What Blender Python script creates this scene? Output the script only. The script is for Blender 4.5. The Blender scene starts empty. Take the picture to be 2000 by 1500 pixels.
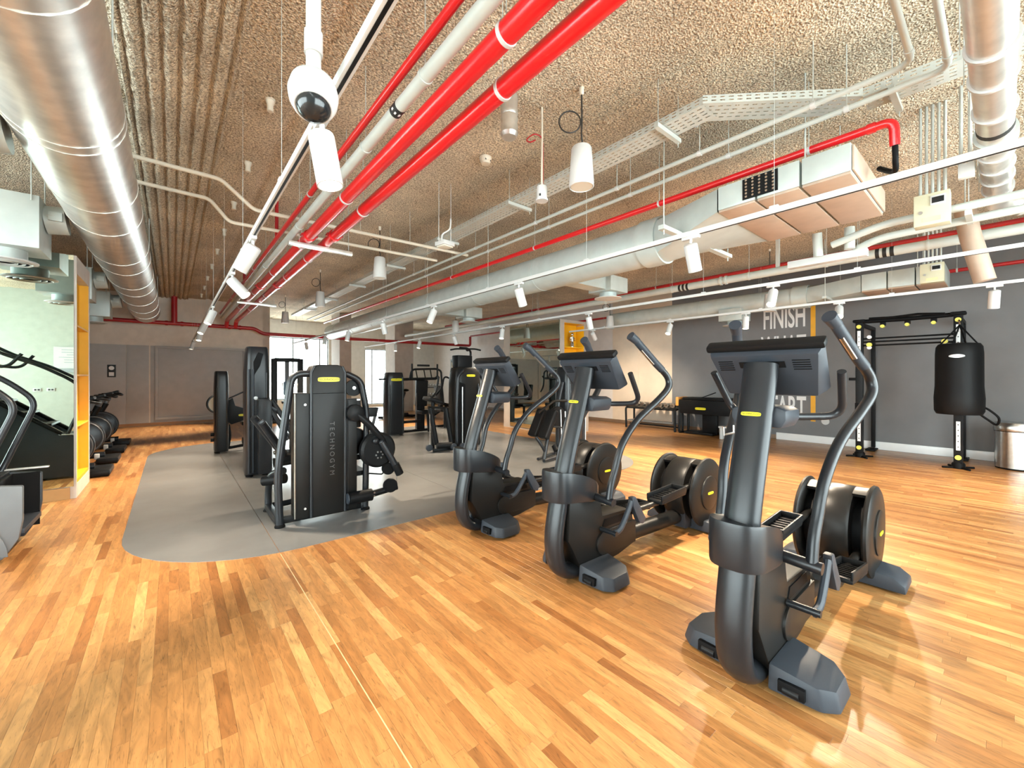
import bpy, bmesh, math, random
from mathutils import Vector, Matrix
random.seed(7)
R = math.radians
scn = bpy.context.scene
COL = scn.collection

# ---------------------------------------------------------------- camera
F, CX, HY, CAMH = 800.0, 1000.0, 736.0, 1.4
TH = math.atan(664 / 800)
cam = bpy.data.cameras.new('camera')
cam.sensor_width = 36; cam.sensor_fit = 'HORIZONTAL'
cam.lens = 36 * F / 2000
cam.shift_y = -(750 - HY) / 2000
cam.clip_start = .05
camo = bpy.data.objects.new('camera', cam); COL.objects.link(camo)
camo.location = (0, 0, CAMH); camo.rotation_euler = (R(90), 0, -TH)
scn.camera = camo
# ---------------------------------------------------------------- world and exposure
w = bpy.data.worlds.new('daylight'); scn.world = w; w.use_nodes = True
bg = w.node_tree.nodes['Background']
bg.inputs[0].default_value = (.93, .97, 1, 1); bg.inputs[1].default_value = 9.2
scn.view_settings.view_transform = 'Standard'; scn.view_settings.look = 'None'
scn.view_settings.gamma = 1; scn.view_settings.use_curve_mapping = False
scn.view_settings.exposure = 1.0
scn.cycles.use_denoising = True
scn.cycles.max_bounces = 5; scn.cycles.diffuse_bounces = 3; scn.cycles.glossy_bounces = 3
scn.cycles.use_adaptive_sampling = True; scn.cycles.adaptive_threshold = .06
scn.cycles.sample_clamp_indirect = 6
scn.cycles.caustics_reflective = False; scn.cycles.caustics_refractive = False

def portal(loc, rot, sx, sy):
    l = bpy.data.lights.new('window_daylight', 'AREA'); l.shape = 'RECTANGLE'; l.size = sx; l.size_y = sy
    l.cycles.is_portal = True
    o = bpy.data.objects.new('window_daylight', l); COL.objects.link(o); o.location = loc; o.rotation_euler = rot
ROOM = dict(x0=-5.2, x1=10.5, y0=-3.0, y1=19.0, z=3.75)
portal((-5.15, 1.7, 1.65), (0, R(-90), 0), 3.0, 8.4)
portal((3.35, -2.95, 1.65), (R(90), 0, 0), 6.9, 3.0)
portal((4.1, 18.95, 1.75), (R(-90), 0, 0), 2.4, 2.6)
portal((7.45, 18.95, 1.4), (R(-90), 0, 0), 1.2, 2.6)

# ---------------------------------------------------------------- materials
MATS = {}
def mat(name, col, rough=.5, metal=0., var=.08, scale=6., bump=0., bscale=200., emit=None, coat=0., spec=.5):
    if name in MATS: return MATS[name]
    m = bpy.data.materials.new(name); m.use_nodes = True; MATS[name] = m
    nt = m.node_tree; b = nt.nodes['Principled BSDF']
    tc = nt.nodes.new('ShaderNodeTexCoord')
    n = nt.nodes.new('ShaderNodeTexNoise'); n.inputs['Scale'].default_value = scale; n.inputs['Detail'].default_value = 4
    nt.links.new(tc.outputs['Object'], n.inputs['Vector'])
    r = nt.nodes.new('ShaderNodeValToRGB')
    c0 = [max(0, c * (1 - var)) for c in col] + [1]; c1 = [min(1, c * (1 + var)) for c in col] + [1]
    r.color_ramp.elements[0].color = c0; r.color_ramp.elements[1].color = c1
    r.color_ramp.elements[0].position = .3; r.color_ramp.elements[1].position = .7
    nt.links.new(n.outputs['Fac'], r.inputs[0]); nt.links.new(r.outputs[0], b.inputs['Base Color'])
    b.inputs['Roughness'].default_value = rough; b.inputs['Metallic'].default_value = metal
    b.inputs['Specular IOR Level'].default_value = spec
    if coat: b.inputs['Coat Weight'].default_value = coat; b.inputs['Coat Roughness'].default_value = .15
    if bump:
        n2 = nt.nodes.new('ShaderNodeTexNoise'); n2.inputs['Scale'].default_value = bscale
        nt.links.new(tc.outputs['Object'], n2.inputs['Vector'])
        bp = nt.nodes.new('ShaderNodeBump'); bp.inputs['Strength'].default_value = bump; bp.inputs['Distance'].default_value = .005
        nt.links.new(n2.outputs['Fac'], bp.inputs['Height']); nt.links.new(bp.outputs[0], b.inputs['Normal'])
    if emit:
        b.inputs['Emission Color'].default_value = (*emit[0], 1); b.inputs['Emission Strength'].default_value = emit[1]
    return m
CHAR = mat('charcoal_paint', (.0125, .0145, .018), .32, .1, bump=.05, bscale=500, spec=.42)
DARK = mat('dark_plastic', (.0075, .0078, .0085), .42, bump=.08, bscale=400, spec=.15)
BROWN = mat('warm_black_plastic', (.0105, .0098, .0092), .38, bump=.05, bscale=400, spec=.2)
SLATE = mat('slate_plastic', (.032, .038, .048), .45, bump=.1, bscale=400, spec=.25)
GREYP = mat('grey_plastic', (.10, .11, .122), .45, bump=.05)
BLACK = mat('black_rubber', (.005, .005, .0055), .55, spec=.1)
VINYL = mat('black_vinyl', (.007, .007, .0075), .5, bump=.15, bscale=120, spec=.15)
STEEL = mat('brushed_steel', (.55, .54, .52), .28, 1., scale=20)
CHROME = mat('chrome', (.8, .8, .8), .12, 1.)
GALV = mat('galvanised_duct', (.72, .70, .66), .34, .8, var=.12, scale=9)
GPIPE = mat('light_grey_paint', (.50, .53, .50), .4, var=.05)
DUCTP = mat('pale_grey_duct', (.47, .52, .50), .42, .15, var=.07)
DUCTU = mat('duct_tan_and_bounce', (.45, .34, .26), .5, .1, var=.08)  # warm bounced light painted into the air handlers; plain tan on the vent stub
REDP = mat('red_fire_pipe', (.66, .008, .012), .3, var=.06, coat=.3)
REDD = mat('dark_red_fire_pipe', (.40, .012, .016), .35, var=.1)
WHITE = mat('white_paint', (.57, .57, .56), .38, var=.03)
CREAM = mat('cream_plastic', (.72, .66, .55), .5, var=.04)
BEIGEB = mat('beige_enamel', (.55, .53, .38), .45, var=.04)
YEL = mat('yellow_laminate', (.80, .40, .008), .5, var=.04)
YLOGO = mat('yellow_badge', (.80, .72, .02), .4, var=.03)
YPLUG = mat('yellow_plug', (.75, .66, .10), .45, var=.05)
INK = mat('black_print', (.01, .01, .01), .6)
WINK = mat('white_print', (.80, .80, .80), .6, var=.02)
SHELFE = mat('pale_shelf_edge', (.62, .56, .50), .5, var=.05)
TAUPE = mat('taupe_plaster', (.42, .36, .31), .7, var=.06, bump=.2, bscale=60)
PALE = mat('pale_plaster', (.74, .74, .72), .7, var=.05, bump=.2, bscale=60)
BEIGE = mat('beige_plaster', (.68, .60, .51), .7, var=.06, bump=.2, bscale=60)
WARMW = mat('warm_panel', (.66, .54, .42), .6, var=.06, scale=3, bump=.2, bscale=60)
PANEL = mat('grey_wall_panel', (.40, .385, .37), .55, var=.05)
GWALL = mat('slate_wallpaper', (.17, .17, .175), .6, var=.07, scale=2.5, bump=.25, bscale=90)
MATG = mat('grey_vinyl_mat', (.165, .163, .160), .24, var=.09, scale=2.2, bump=.1, bscale=250)
GLASSM = mat('window_frame', (.30, .32, .33), .4, .3)
CABLE = mat('dark_cable', (.03, .028, .026), .5)
FOAM = mat('silver_print', (.55, .55, .56), .35, .6)

def mirror_mat():
    m = bpy.data.materials.new('mirror_glass'); m.use_nodes = True
    b = m.node_tree.nodes['Principled BSDF']; b.inputs['Base Color'].default_value = (.74, .84, .78, 1)
    b.inputs['Metallic'].default_value = 1; b.inputs['Roughness'].default_value = .01
    return m
MIRROR = mirror_mat()
def glass_mat():
    m = bpy.data.materials.new('clear_glass'); m.use_nodes = True; nt = m.node_tree
    nt.nodes.remove(nt.nodes['Principled BSDF'])
    t = nt.nodes.new('ShaderNodeBsdfTransparent'); t.inputs[0].default_value = (.93, .98, .97, 1)
    g = nt.nodes.new('ShaderNodeBsdfGlossy'); g.inputs['Roughness'].default_value = .02
    mx = nt.nodes.new('ShaderNodeMixShader'); mx.inputs[0].default_value = .06
    nt.links.new(t.outputs[0], mx.inputs[1]); nt.links.new(g.outputs[0], mx.inputs[2])
    nt.links.new(mx.outputs[0], nt.nodes['Material Output'].inputs[0])
    return m
GLASS = glass_mat()
def emis(name, col, s):
    m = bpy.data.materials.new(name); m.use_nodes = True
    b = m.node_tree.nodes['Principled BSDF']; b.inputs['Base Color'].default_value = (*col, 1)
    b.inputs['Emission Color'].default_value = (*col, 1); b.inputs['Emission Strength'].default_value = s
    return m
LENS = emis('lit_lens', (1, .86, .62), 14)
SCREEN = mat('dark_screen', (.012, .014, .016), .15)

def wood_mat():
    m = bpy.data.materials.new('maple_strip'); m.use_nodes = True; nt = m.node_tree
    b = nt.nodes['Principled BSDF']; L = nt.links.new
    at = nt.nodes.new('ShaderNodeAttribute'); at.attribute_name = 'tone'
    tc = nt.nodes.new('ShaderNodeTexCoord')
    cx = nt.nodes.new('ShaderNodeCombineXYZ'); L(at.outputs['Fac'], cx.inputs[2])
    sc = nt.nodes.new('ShaderNodeVectorMath'); sc.operation = 'SCALE'; sc.inputs['Scale'].default_value = 37
    L(cx.outputs[0], sc.inputs[0])
    ad = nt.nodes.new('ShaderNodeVectorMath'); L(tc.outputs['Object'], ad.inputs[0]); L(sc.outputs[0], ad.inputs[1])
    mp = nt.nodes.new('ShaderNodeMapping'); mp.inputs['Scale'].default_value = (14, 2.6, 1); L(ad.outputs[0], mp.inputs[0])
    n = nt.nodes.new('ShaderNodeTexNoise'); n.inputs['Scale'].default_value = 1.6; n.inputs['Detail'].default_value = 5
    n.inputs['Distortion'].default_value = 1.6; L(mp.outputs[0], n.inputs[0])
    mp2 = nt.nodes.new('ShaderNodeMapping'); mp2.inputs['Scale'].default_value = (60, 6, 1); L(ad.outputs[0], mp2.inputs[0])
    n2 = nt.nodes.new('ShaderNodeTexNoise'); n2.inputs['Scale'].default_value = 1.2; n2.inputs['Detail'].default_value = 3
    n2.inputs['Distortion'].default_value = 3; L(mp2.outputs[0], n2.inputs[0])
    r = nt.nodes.new('ShaderNodeValToRGB'); cr = r.color_ramp
    cr.elements[0].color = (.27, .105, .030, 1); cr.elements[1].color = (.52, .285, .105, 1)
    e = cr.elements.new(.35); e.color = (.36, .16, .05, 1)
    e = cr.elements.new(.7); e.color = (.43, .205, .068, 1)
    L(at.outputs['Fac'], r.inputs[0])
    mul = nt.nodes.new('ShaderNodeMapRange'); mul.inputs[1].default_value = .25; mul.inputs[2].default_value = .75
    mul.inputs[3].default_value = .66; mul.inputs[4].default_value = 1.26; L(n.outputs['Fac'], mul.inputs[0])
    mul2 = nt.nodes.new('ShaderNodeMapRange'); mul2.inputs[1].default_value = .56; mul2.inputs[2].default_value = .72
    mul2.inputs[3].default_value = 1.0; mul2.inputs[4].default_value = .55; L(n2.outputs['Fac'], mul2.inputs[0])
    pr = nt.nodes.new('ShaderNodeMath'); pr.operation = 'MULTIPLY'; L(mul.outputs[0], pr.inputs[0]); L(mul2.outputs[0], pr.inputs[1])
    vm = nt.nodes.new('ShaderNodeVectorMath'); vm.operation = 'SCALE'; L(r.outputs[0], vm.inputs[0]); L(pr.outputs[0], vm.inputs['Scale'])
    L(vm.outputs[0], b.inputs['Base Color']); b.inputs['Roughness'].default_value = .33
    return m
WOOD = wood_mat()

def spray_mat():
    m = bpy.data.materials.new('sprayed_ceiling'); m.use_nodes = True; nt = m.node_tree
    b = nt.nodes['Principled BSDF']; L = nt.links.new
    tc = nt.nodes.new('ShaderNodeTexCoord')
    v = nt.nodes.new('ShaderNodeTexVoronoi'); v.inputs['Scale'].default_value = 75; L(tc.outputs['Object'], v.inputs[0])
    n = nt.nodes.new('ShaderNodeTexNoise'); n.inputs['Scale'].default_value = 60; n.inputs['Detail'].default_value = 4; L(tc.outputs['Object'], n.inputs[0])
    n3 = nt.nodes.new('ShaderNodeTexNoise'); n3.inputs['Scale'].default_value = 1.1; n3.inputs['Detail'].default_value = 5; L(tc.outputs['Object'], n3.inputs[0])
    r = nt.nodes.new('ShaderNodeValToRGB'); cr = r.color_ramp
    cr.elements[0].position = .34; cr.elements[0].color = (.30, .235, .165, 1)
    cr.elements[1].position = .62; cr.elements[1].color = (.90, .77, .58, 1)
    L(n.outputs['Fac'], r.inputs[0])
    mr = nt.nodes.new('ShaderNodeMapRange'); mr.inputs[1].default_value = .3; mr.inputs[2].default_value = .7
    mr.inputs[3].default_value = .72; mr.inputs[4].default_value = 1.12; L(n3.outputs['Fac'], mr.inputs[0])
    vm = nt.nodes.new('ShaderNodeVectorMath'); vm.operation = 'SCALE'; L(r.outputs[0], vm.inputs[0]); L(mr.outputs[0], vm.inputs['Scale'])
    L(vm.outputs[0], b.inputs['Base Color']); b.inputs['Roughness'].default_value = .9
    ma = nt.nodes.new('ShaderNodeMath'); L(v.outputs['Distance'], ma.inputs[0]); L(n.outputs['Fac'], ma.inputs[1])
    bp = nt.nodes.new('ShaderNodeBump'); bp.inputs['Strength'].default_value = .8; bp.inputs['Distance'].default_value = .015
    L(ma.outputs[0], bp.inputs['Height']); L(bp.outputs[0], b.inputs['Normal'])
    return m
SPRAY = spray_mat()

# ---------------------------------------------------------------- geometry helpers
class MB:
    """collects shapes; build() links them as one mesh object"""
    def __init__(s): s.v = []; s.f = []
    def add(s, vs, fs):
        o = len(s.v); s.v += [tuple(p) for p in vs]; s.f += [tuple(i + o for i in f) for f in fs]; return s
    def box(s, c, d, rot=None):
        x, y, z = d[0] / 2, d[1] / 2, d[2] / 2
        vs = [Vector((a * x, b * y, e * z)) for a in (-1, 1) for b in (-1, 1) for e in (-1, 1)]
        if rot is not None: vs = [rot @ p for p in vs]
        c = Vector(c)
        return s.add([p + c for p in vs], [(0, 1, 3, 2), (4, 6, 7, 5), (0, 4, 5, 1), (2, 3, 7, 6), (0, 2, 6, 4), (1, 5, 7, 3)])
    def cyl(s, p0, p1, r, n=20, r1=None):
        return s.sweep([p0, p1], r, n, r1=r1)
    def sweep(s, pts, r, n=12, side=None, oval=1., closed=False, r1=None, cap=True):
        """tube along pts; with side, the half width along side is r*oval"""
        P = [Vector(p) for p in pts]; k = len(P); rings = []
        T = []
        for i in range(k):
            a = P[(i - 1) % k] if (i or closed) else P[0]; b = P[(i + 1) % k] if (i < k - 1 or closed) else P[-1]
            t = (b - a); T.append(t.normalized() if t.length > 1e-9 else Vector((0, 0, 1)))
        if side is not None: nrm = Vector(side)
        else:
            nrm = T[0].cross(Vector((0, 0, 1)))
            if nrm.length < .05: nrm = Vector((1, 0, 0))
        for i in range(k):
            t = T[i]
            nn = (Vector(side) if side is not None else nrm); nn = (nn - t * nn.dot(t))
            if nn.length < 1e-6: nn = t.orthogonal()
            nn.normalize(); nrm = nn; bb = t.cross(nn)
            rr = r if r1 is None else r + (r1 - r) * i / (k - 1)
            rings.append([P[i] + nn * (math.cos(2 * math.pi * j / n) * rr * oval) + bb * (math.sin(2 * math.pi * j / n) * rr) for j in range(n)])
        vs = [p for g in rings for p in g]; fs = []
        for i in range(k if closed else k - 1):
            a, b = i * n, ((i + 1) % k) * n
            for j in range(n): fs.append((a + j, a + (j + 1) % n, b + (j + 1) % n, b + j))
        if cap and not closed: fs += [tuple(reversed(range(n))), tuple(range((k - 1) * n, k * n))]
        return s.add(vs, fs)
    def prism(s, poly, plane, d0, d1):
        """polygon in plane 'xz','xy','yz' pushed along the third axis from d0 to d1"""
        def p3(p, d):
            return {'xz': (p[0], d, p[1]), 'xy': (p[0], p[1], d), 'yz': (d, p[0], p[1])}[plane]
        n = len(poly)
        vs = [p3(p, d0) for p in poly] + [p3(p, d1) for p in poly]
        fs = [tuple(reversed(range(n))), tuple(range(n, 2 * n))] + [(i, (i + 1) % n, n + (i + 1) % n, n + i) for i in range(n)]
        return s.add(vs, fs)
    def lathe(s, prof, c=(0, 0, 0), axis='z', n=28):
        """profile of (radius, height)"""
        rings = []; c = Vector(c)
        for r, h in prof:
            g = []
            for j in range(n):
                a = 2 * math.pi * j / n; x, y = math.cos(a) * r, math.sin(a) * r
                g.append(c + Vector({'z': (x, y, h), 'y': (x, h, y), 'x': (h, x, y)}[axis]))
            rings.append(g)
        vs = [p for g in rings for p in g]; fs = []
        for i in range(len(prof) - 1):
            for j in range(n): fs.append((i * n + j, i * n + (j + 1) % n, (i + 1) * n + (j + 1) % n, (i + 1) * n + j))
        fs += [tuple(reversed(range(n))), tuple(range((len(prof) - 1) * n, len(prof) * n))]
        return s.add(vs, fs)
    def ball(s, c, r, n=14, sz=(1, 1, 1)):
        prof = [(max(1e-4, math.sin(math.pi * i / 8) * r), -math.cos(math.pi * i / 8) * r) for i in range(9)]
        o = len(s.v); s.lathe(prof, (0, 0, 0), 'z', n)
        for i in range(o, len(s.v)):
            p = s.v[i]; s.v[i] = (p[0] * sz[0] + c[0], p[1] * sz[1] + c[1], p[2] * sz[2] + c[2])
        return s
    def build(s, name, m, parent=None, bevel=0., smooth=True, loc=None, seg=2):
        me = bpy.data.meshes.new(name); me.from_pydata(s.v, [], s.f); me.update()
        bm = bmesh.new(); bm.from_mesh(me); bmesh.ops.recalc_face_normals(bm, faces=bm.faces)
        if bevel:
            es = [e for e in bm.edges if len(e.link_faces) == 2 and e.calc_face_angle(0) > .6]
            bmesh.ops.bevel(bm, geom=es, offset=bevel, segments=seg, profile=.6, affect='EDGES', clamp_overlap=True)
        bm.to_mesh(me); bm.free()
        if smooth:
            me.shade_smooth(); me.set_sharp_from_angle(angle=R(40))
        me.materials.append(m)
        o = bpy.data.objects.new(name, me); COL.objects.link(o)
        if parent is not None: o.parent = parent
        if loc: o.location = loc
        return o
def curve(pts, per=6):
    """Catmull-Rom through pts"""
    P = [Vector(p) for p in pts]; out = []
    for i in range(len(P) - 1):
        a = P[max(0, i - 1)]; b = P[i]; c = P[i + 1]; d = P[min(len(P) - 1, i + 2)]
        for k in range(per):
            t = k / per
            out.append(.5 * ((2 * b) + (c - a) * t + (2 * a - 5 * b + 4 * c - d) * t * t + (3 * b - a - 3 * c + d) * t ** 3))
    out.append(P[-1]); return out
def bend(pts, rad=.08, n=5):
    """polyline with rounded corners"""
    P = [Vector(p) for p in pts]; out = [P[0]]
    for i in range(1, len(P) - 1):
        a = (P[i - 1] - P[i]); c = (P[i + 1] - P[i]); r = min(rad, a.length * .45, c.length * .45)
        p0 = P[i] + a.normalized() * r; p1 = P[i] + c.normalized() * r
        for k in range(n + 1):
            t = k / n; out.append(p0 * (1 - t) ** 2 + P[i] * 2 * t * (1 - t) + p1 * t * t)
    out.append(P[-1]); return out
def tag(o, label, cat, group=None):
    o['label'] = label; o['category'] = cat
    if group: o['group'] = group
    return o
def thing(name, label, cat, loc=(0, 0, 0), rz=0, group=None):
    o = bpy.data.objects.new(name, None); COL.objects.link(o); o.empty_display_size = .1
    o.location = loc; o.rotation_euler = (0, 0, rz); return tag(o, label, cat, group)
def struct(o): o['kind'] = 'structure'; return o
def copy_tree(o, parent=None):
    c = o.copy(); COL.objects.link(c); c.parent = parent
    for ch in list(o.children): copy_tree(ch, c)
    return c
def text(body, m, parent, loc, rot, size, sx=1., name='lettering', ext=.001, align='CENTER', bold=0.):
    cu = bpy.data.curves.new(name, 'FONT'); cu.body = body; cu.size = size; cu.extrude = ext; cu.offset = bold; cu.align_x = align; cu.align_y = 'CENTER'
    t = bpy.data.objects.new(name, cu); COL.objects.link(t)
    me = bpy.data.meshes.new_from_object(t); bpy.data.objects.remove(t)
    for v in me.vertices: v.co.x *= sx
    me.materials.clear(); me.materials.append(m)
    o = bpy.data.objects.new(name, me); COL.objects.link(o); o.parent = parent; o.location = loc; o.rotation_euler = rot
    return o
def BX(name, c, d, m, parent=None, bevel=0., rot=None): return MB().box(c, d, rot).build(name, m, parent, bevel)
def rotY(a): return Matrix.Rotation(a, 3, 'Y')
def rotX(a): return Matrix.Rotation(a, 3, 'X')
def rotZ(a): return Matrix.Rotation(a, 3, 'Z')
def badge(parent, loc, rot, wd, words=True):
    """yellow maker's plate with raised lettering"""
    n = 20; poly = [(math.copysign(abs(math.cos(2 * math.pi * i / n)) ** .45, math.cos(2 * math.pi * i / n)) * wd / 2,
                     math.copysign(abs(math.sin(2 * math.pi * i / n)) ** .45, math.sin(2 * math.pi * i / n)) * wd * .11) for i in range(n)]
    b = MB().prism(poly, 'xy', 0, .004).build('badge', YLOGO, parent); b.location = loc; b.rotation_euler = rot
    if words: text('TECHNOGYM', INK, b, (0, 0, .005), (0, 0, 0), wd * .135, 1.15, 'badge_lettering', .0005)
    return b

# ================================================================ ROOM SHELL
x0, x1, y0, y1, CZ = ROOM['x0'], ROOM['x1'], ROOM['y0'], ROOM['y1'], ROOM['z']
def inmat(x, y, grow=0.):
    """rounded grey mat outline"""
    ax, bx, ay, by, r = -.33 - grow, 6.3 + grow, 3.68 - grow, 10.7 + grow, 1.15
    if not (ax < x < bx and ay < y < by): return False
    dx = max(ax + r - x, 0, x - (bx - r)); dy = max(ay + r - y, 0, y - (by - r))
    return dx * dx + dy * dy < r * r or dx == 0 or dy == 0
floor = struct(BX('floor', ((x0 + x1) / 2, (y0 + y1) / 2, -.06), (x1 - x0 + .6, y1 - y0 + .6, .10), mat('subfloor', (.20, .09, .03), .7)))
PW = .054
def project(x, y, z):
    Z = x * math.sin(TH) + y * math.cos(TH); X = x * math.cos(TH) - y * math.sin(TH)
    if Z < .05: return None
    return CX + F * X / Z, HY - F * (z - CAMH) / Z, Z
planks = []
nx = int((x1 - x0) / PW)
for i in range(nx):
    xa = x0 + i * PW; y = y0 - random.random() * .5
    base = random.random() * .25
    while y < y1:
        L = random.choice((.36, .45, .55, .66, .8)); yb = min(y + L, y1)
        if yb > y0 + .05 and not (inmat(xa, (y + yb) / 2, -.35) and inmat(xa, y, -.35) and inmat(xa, yb, -.35)):
            planks.append((xa, max(y, y0), yb, min(1, max(0, random.gauss(.55, .27)))))
        y += L
def area(p):
    cx_, cy_ = p[0] + PW / 2, (p[1] + p[2]) / 2
    q = project(cx_, cy_, 0)
    if not q or not (-20 < q[0] < 2020 and q[1] < 1530): return 0
    if inmat(cx_, cy_): return 0
    return 1 / q[2] ** 3 * (p[2] - p[1])
planks.sort(key=area, reverse=True)
def plank_geo(mb, p, tone):
    a, b, c, d = p[0] + .0002, p[0] + PW - .0002, p[1] + .0003, p[2] - .0003
    o = len(mb.v); e = .0005
    mb.add([(a, c, -.012), (b, c, -.012), (b, d, -.012), (a, d, -.012), (a, c, -e), (b, c, -e), (b, d, -e), (a, d, -e),
            (a + e, c + e, 0), (b - e, c + e, 0), (b - e, d - e, 0), (a + e, d - e, 0)],
           [(8, 9, 10, 11)] + [(4 + i, 4 + (i + 1) % 4, 8 + (i + 1) % 4, 8 + i) for i in range(4)] + [(i, (i + 1) % 4, 4 + (i + 1) % 4, 4 + i) for i in range(4)])
    tone += [p[3]] * 12
def plank_obj(ps, name):
    mb = MB(); tone = []
    for p in ps: plank_geo(mb, p, tone)
    me = bpy.data.meshes.new(name); me.from_pydata(mb.v, [], mb.f); me.update()
    at = me.attributes.new('tone', 'FLOAT', 'POINT'); at.data.foreach_set('value', tone)
    me.materials.append(WOOD)
    o = bpy.data.objects.new(name, me); COL.objects.link(o); o.parent = floor; return o
for p in planks[:300]: plank_obj([p], 'plank')
rest = plank_obj(planks[300:], 'far_planks'); rest['kind'] = 'stuff'

BX('floor_seam', (.66, .33, .0003), (.005, 6.66, .0012), mat('pale_seam', (.62, .42, .22), .5), floor)
# the grey training mat, laid in sheets
mt = thing('floor_mat', 'large grey vinyl floor area with rounded corners under the strength machines', 'floor mat')
def mat_outline():
    ax, bx, ay, by, r = -.33, 6.3, 3.68, 10.7, 1.15; out = []
    for (cx_, cy_, a0) in ((bx - r, by - r, 0), (ax + r, by - r, 90), (ax + r, ay + r, 180), (bx - r, ay + r, 270)):
        for k in range(13): a = R(a0 + 90 * k / 12); out.append((cx_ + r * math.cos(a), cy_ + r * math.sin(a)))
    return out
def clipx(poly, xv, keep_gt):
    out = []
    for i in range(len(poly)):
        p, q = poly[i], poly[(i + 1) % len(poly)]
        ip = (p[0] >= xv) == keep_gt; iq = (q[0] >= xv) == keep_gt
        if ip: out.append(p)
        if ip != iq:
            t = (xv - p[0]) / (q[0] - p[0]); out.append((xv, p[1] + t * (q[1] - p[1])))
    return out
cuts = [-1, .66, 2.66, 4.66, 7]
for a, b in zip(cuts, cuts[1:]):
    po = clipx(clipx(mat_outline(), a + .002, True), b - .002, False)
    MB().prism(po, 'xy', 0, .004).build('mat_sheet', MATG, mt, smooth=False)

# ceiling: rough sprayed slab with ribs
gy = .08; XS = []; xx = x0
while xx < x1: XS.append(xx); xx += .0125 if -.36 < xx < .42 else .05
XS.append(x1); nx, ny = len(XS), int((y1 - y0) / gy) + 2
vs = []; rr = random.random
for j in range(ny):
    for x in XS:
        y = min(y0 + j * gy, y1)
        z = CZ + (rr() - .5) * .016
        if -.30 < x < .37: z -= .01 + .05 * abs(math.sin(math.pi * (x + .262) / .10)) ** .6 - (rr() - .5) * .006
        if abs(x - .83) < .05: z += .03
        if abs(x - 3.04) < .04: z += .025
        if abs(x - 5.9) < .05: z += .03
        if x > 6.3: z -= .02
        vs.append((x, y, z))
fs = [(j * nx + i, (j + 1) * nx + i, (j + 1) * nx + i + 1, j * nx + i + 1) for j in range(ny - 1) for i in range(nx - 1)]
me = bpy.data.meshes.new('ceiling'); me.from_pydata(vs, [], fs); me.update(); me.shade_smooth(); me.materials.append(SPRAY)
ceil = bpy.data.objects.new('ceiling', me); COL.objects.link(ceil); struct(ceil)
slab = BX('slab', ((x0 + x1) / 2, (y0 + y1) / 2, CZ + .2), (x1 - x0 + .6, y1 - y0 + .6, .2), TAUPE, ceil)

def wall_with_holes(name, plane, pos, thick, a0, a1, z0, z1, holes, m):
    """wall as boxes around rectangular openings (a0,a1,z0,z1)"""
    mb = MB(); xs = sorted({a0, a1, *[h[0] for h in holes], *[h[1] for h in holes]})
    for a, b in zip(xs, xs[1:]):
        hs = sorted([(h[2], h[3]) for h in holes if h[0] <= a and h[1] >= b]); z = z0; segs = []
        for h in hs: segs.append((z, h[0])); z = h[1]
        segs.append((z, z1))
        for s, e in segs:
            if e - s < .001: continue
            c, d = (a + b) / 2, b - a
            if plane == 'x': mb.box((pos + thick / 2, c, (s + e) / 2), (abs(thick), d, e - s))
            else: mb.box((c, pos + thick / 2, (s + e) / 2), (d, abs(thick), e - s))
    return struct(mb.build(name, m, smooth=False))
def window(name, plane, pos, a0, a1, z0, z1, bars):
    o = struct(thing(name, 'x', 'window')); del o['label']; del o['category']
    def bar(c0, c1, za, zb, nm='window_frame'):
        if plane == 'x': BX(nm, (pos, (c0 + c1) / 2, (za + zb) / 2), (.07, c1 - c0, zb - za), GLASSM, o)
        else: BX(nm, ((c0 + c1) / 2, pos, (za + zb) / 2), (c1 - c0, .07, zb - za), GLASSM, o)
    t = .05
    bar(a0, a1, z0, z0 + t); bar(a0, a1, z1 - t, z1); bar(a0, a0 + t, z0 + t, z1 - t); bar(a1 - t, a1, z0 + t, z1 - t)
    for b in bars: bar(b - t / 2, b + t / 2, z0 + t, z1 - t, 'mullion')
    eds = [a0, *bars, a1]
    for p, q in zip(eds, eds[1:]):
        if plane == 'x': BX('pane', (pos, (p + q) / 2, (z0 + z1) / 2), (.008, q - p - .05, z1 - z0 - .1), GLASS, o)
        else: BX('pane', ((p + q) / 2, pos, (z0 + z1) / 2), (q - p - .05, .008, z1 - z0 - .1), GLASS, o)
wall_with_holes('wall_left', 'x', x0, -.3, y0 - .3, y1 + .3, -.1, CZ + .1, [(-2.5, 5.9, .15, 3.15)], PALE)
window('window_1', 'x', x0 - .1, -2.5, 5.9, .15, 3.15, [-1.1, .3, 1.7, 3.1, 4.5])
wall_with_holes('wall_behind', 'y', y0, -.3, x0, x1, -.1, CZ + .1, [(-.1, 6.8, .15, 3.15)], mat('pale_green_plaster', (.42, .45, .39), .7, var=.06, bump=.2, bscale=60))
window('window_2', 'y', y0 - .1, -.1, 6.8, .15, 3.15, [1.28, 2.66, 4.04, 5.42])
wall_with_holes('wall_back', 'y', y1, .3, 2.3, x1, -.1, CZ + .1, [(2.9, 5.3, .45, 3.05), (6.9, 8.0, .1, 2.7)], PALE)
window('window_3', 'y', y1 + .1, 2.9, 5.3, .45, 3.05, [3.9, 4.95])
window('window_4', 'y', y1 + .1, 6.9, 8.0, .1, 2.7, [7.25])
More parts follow.
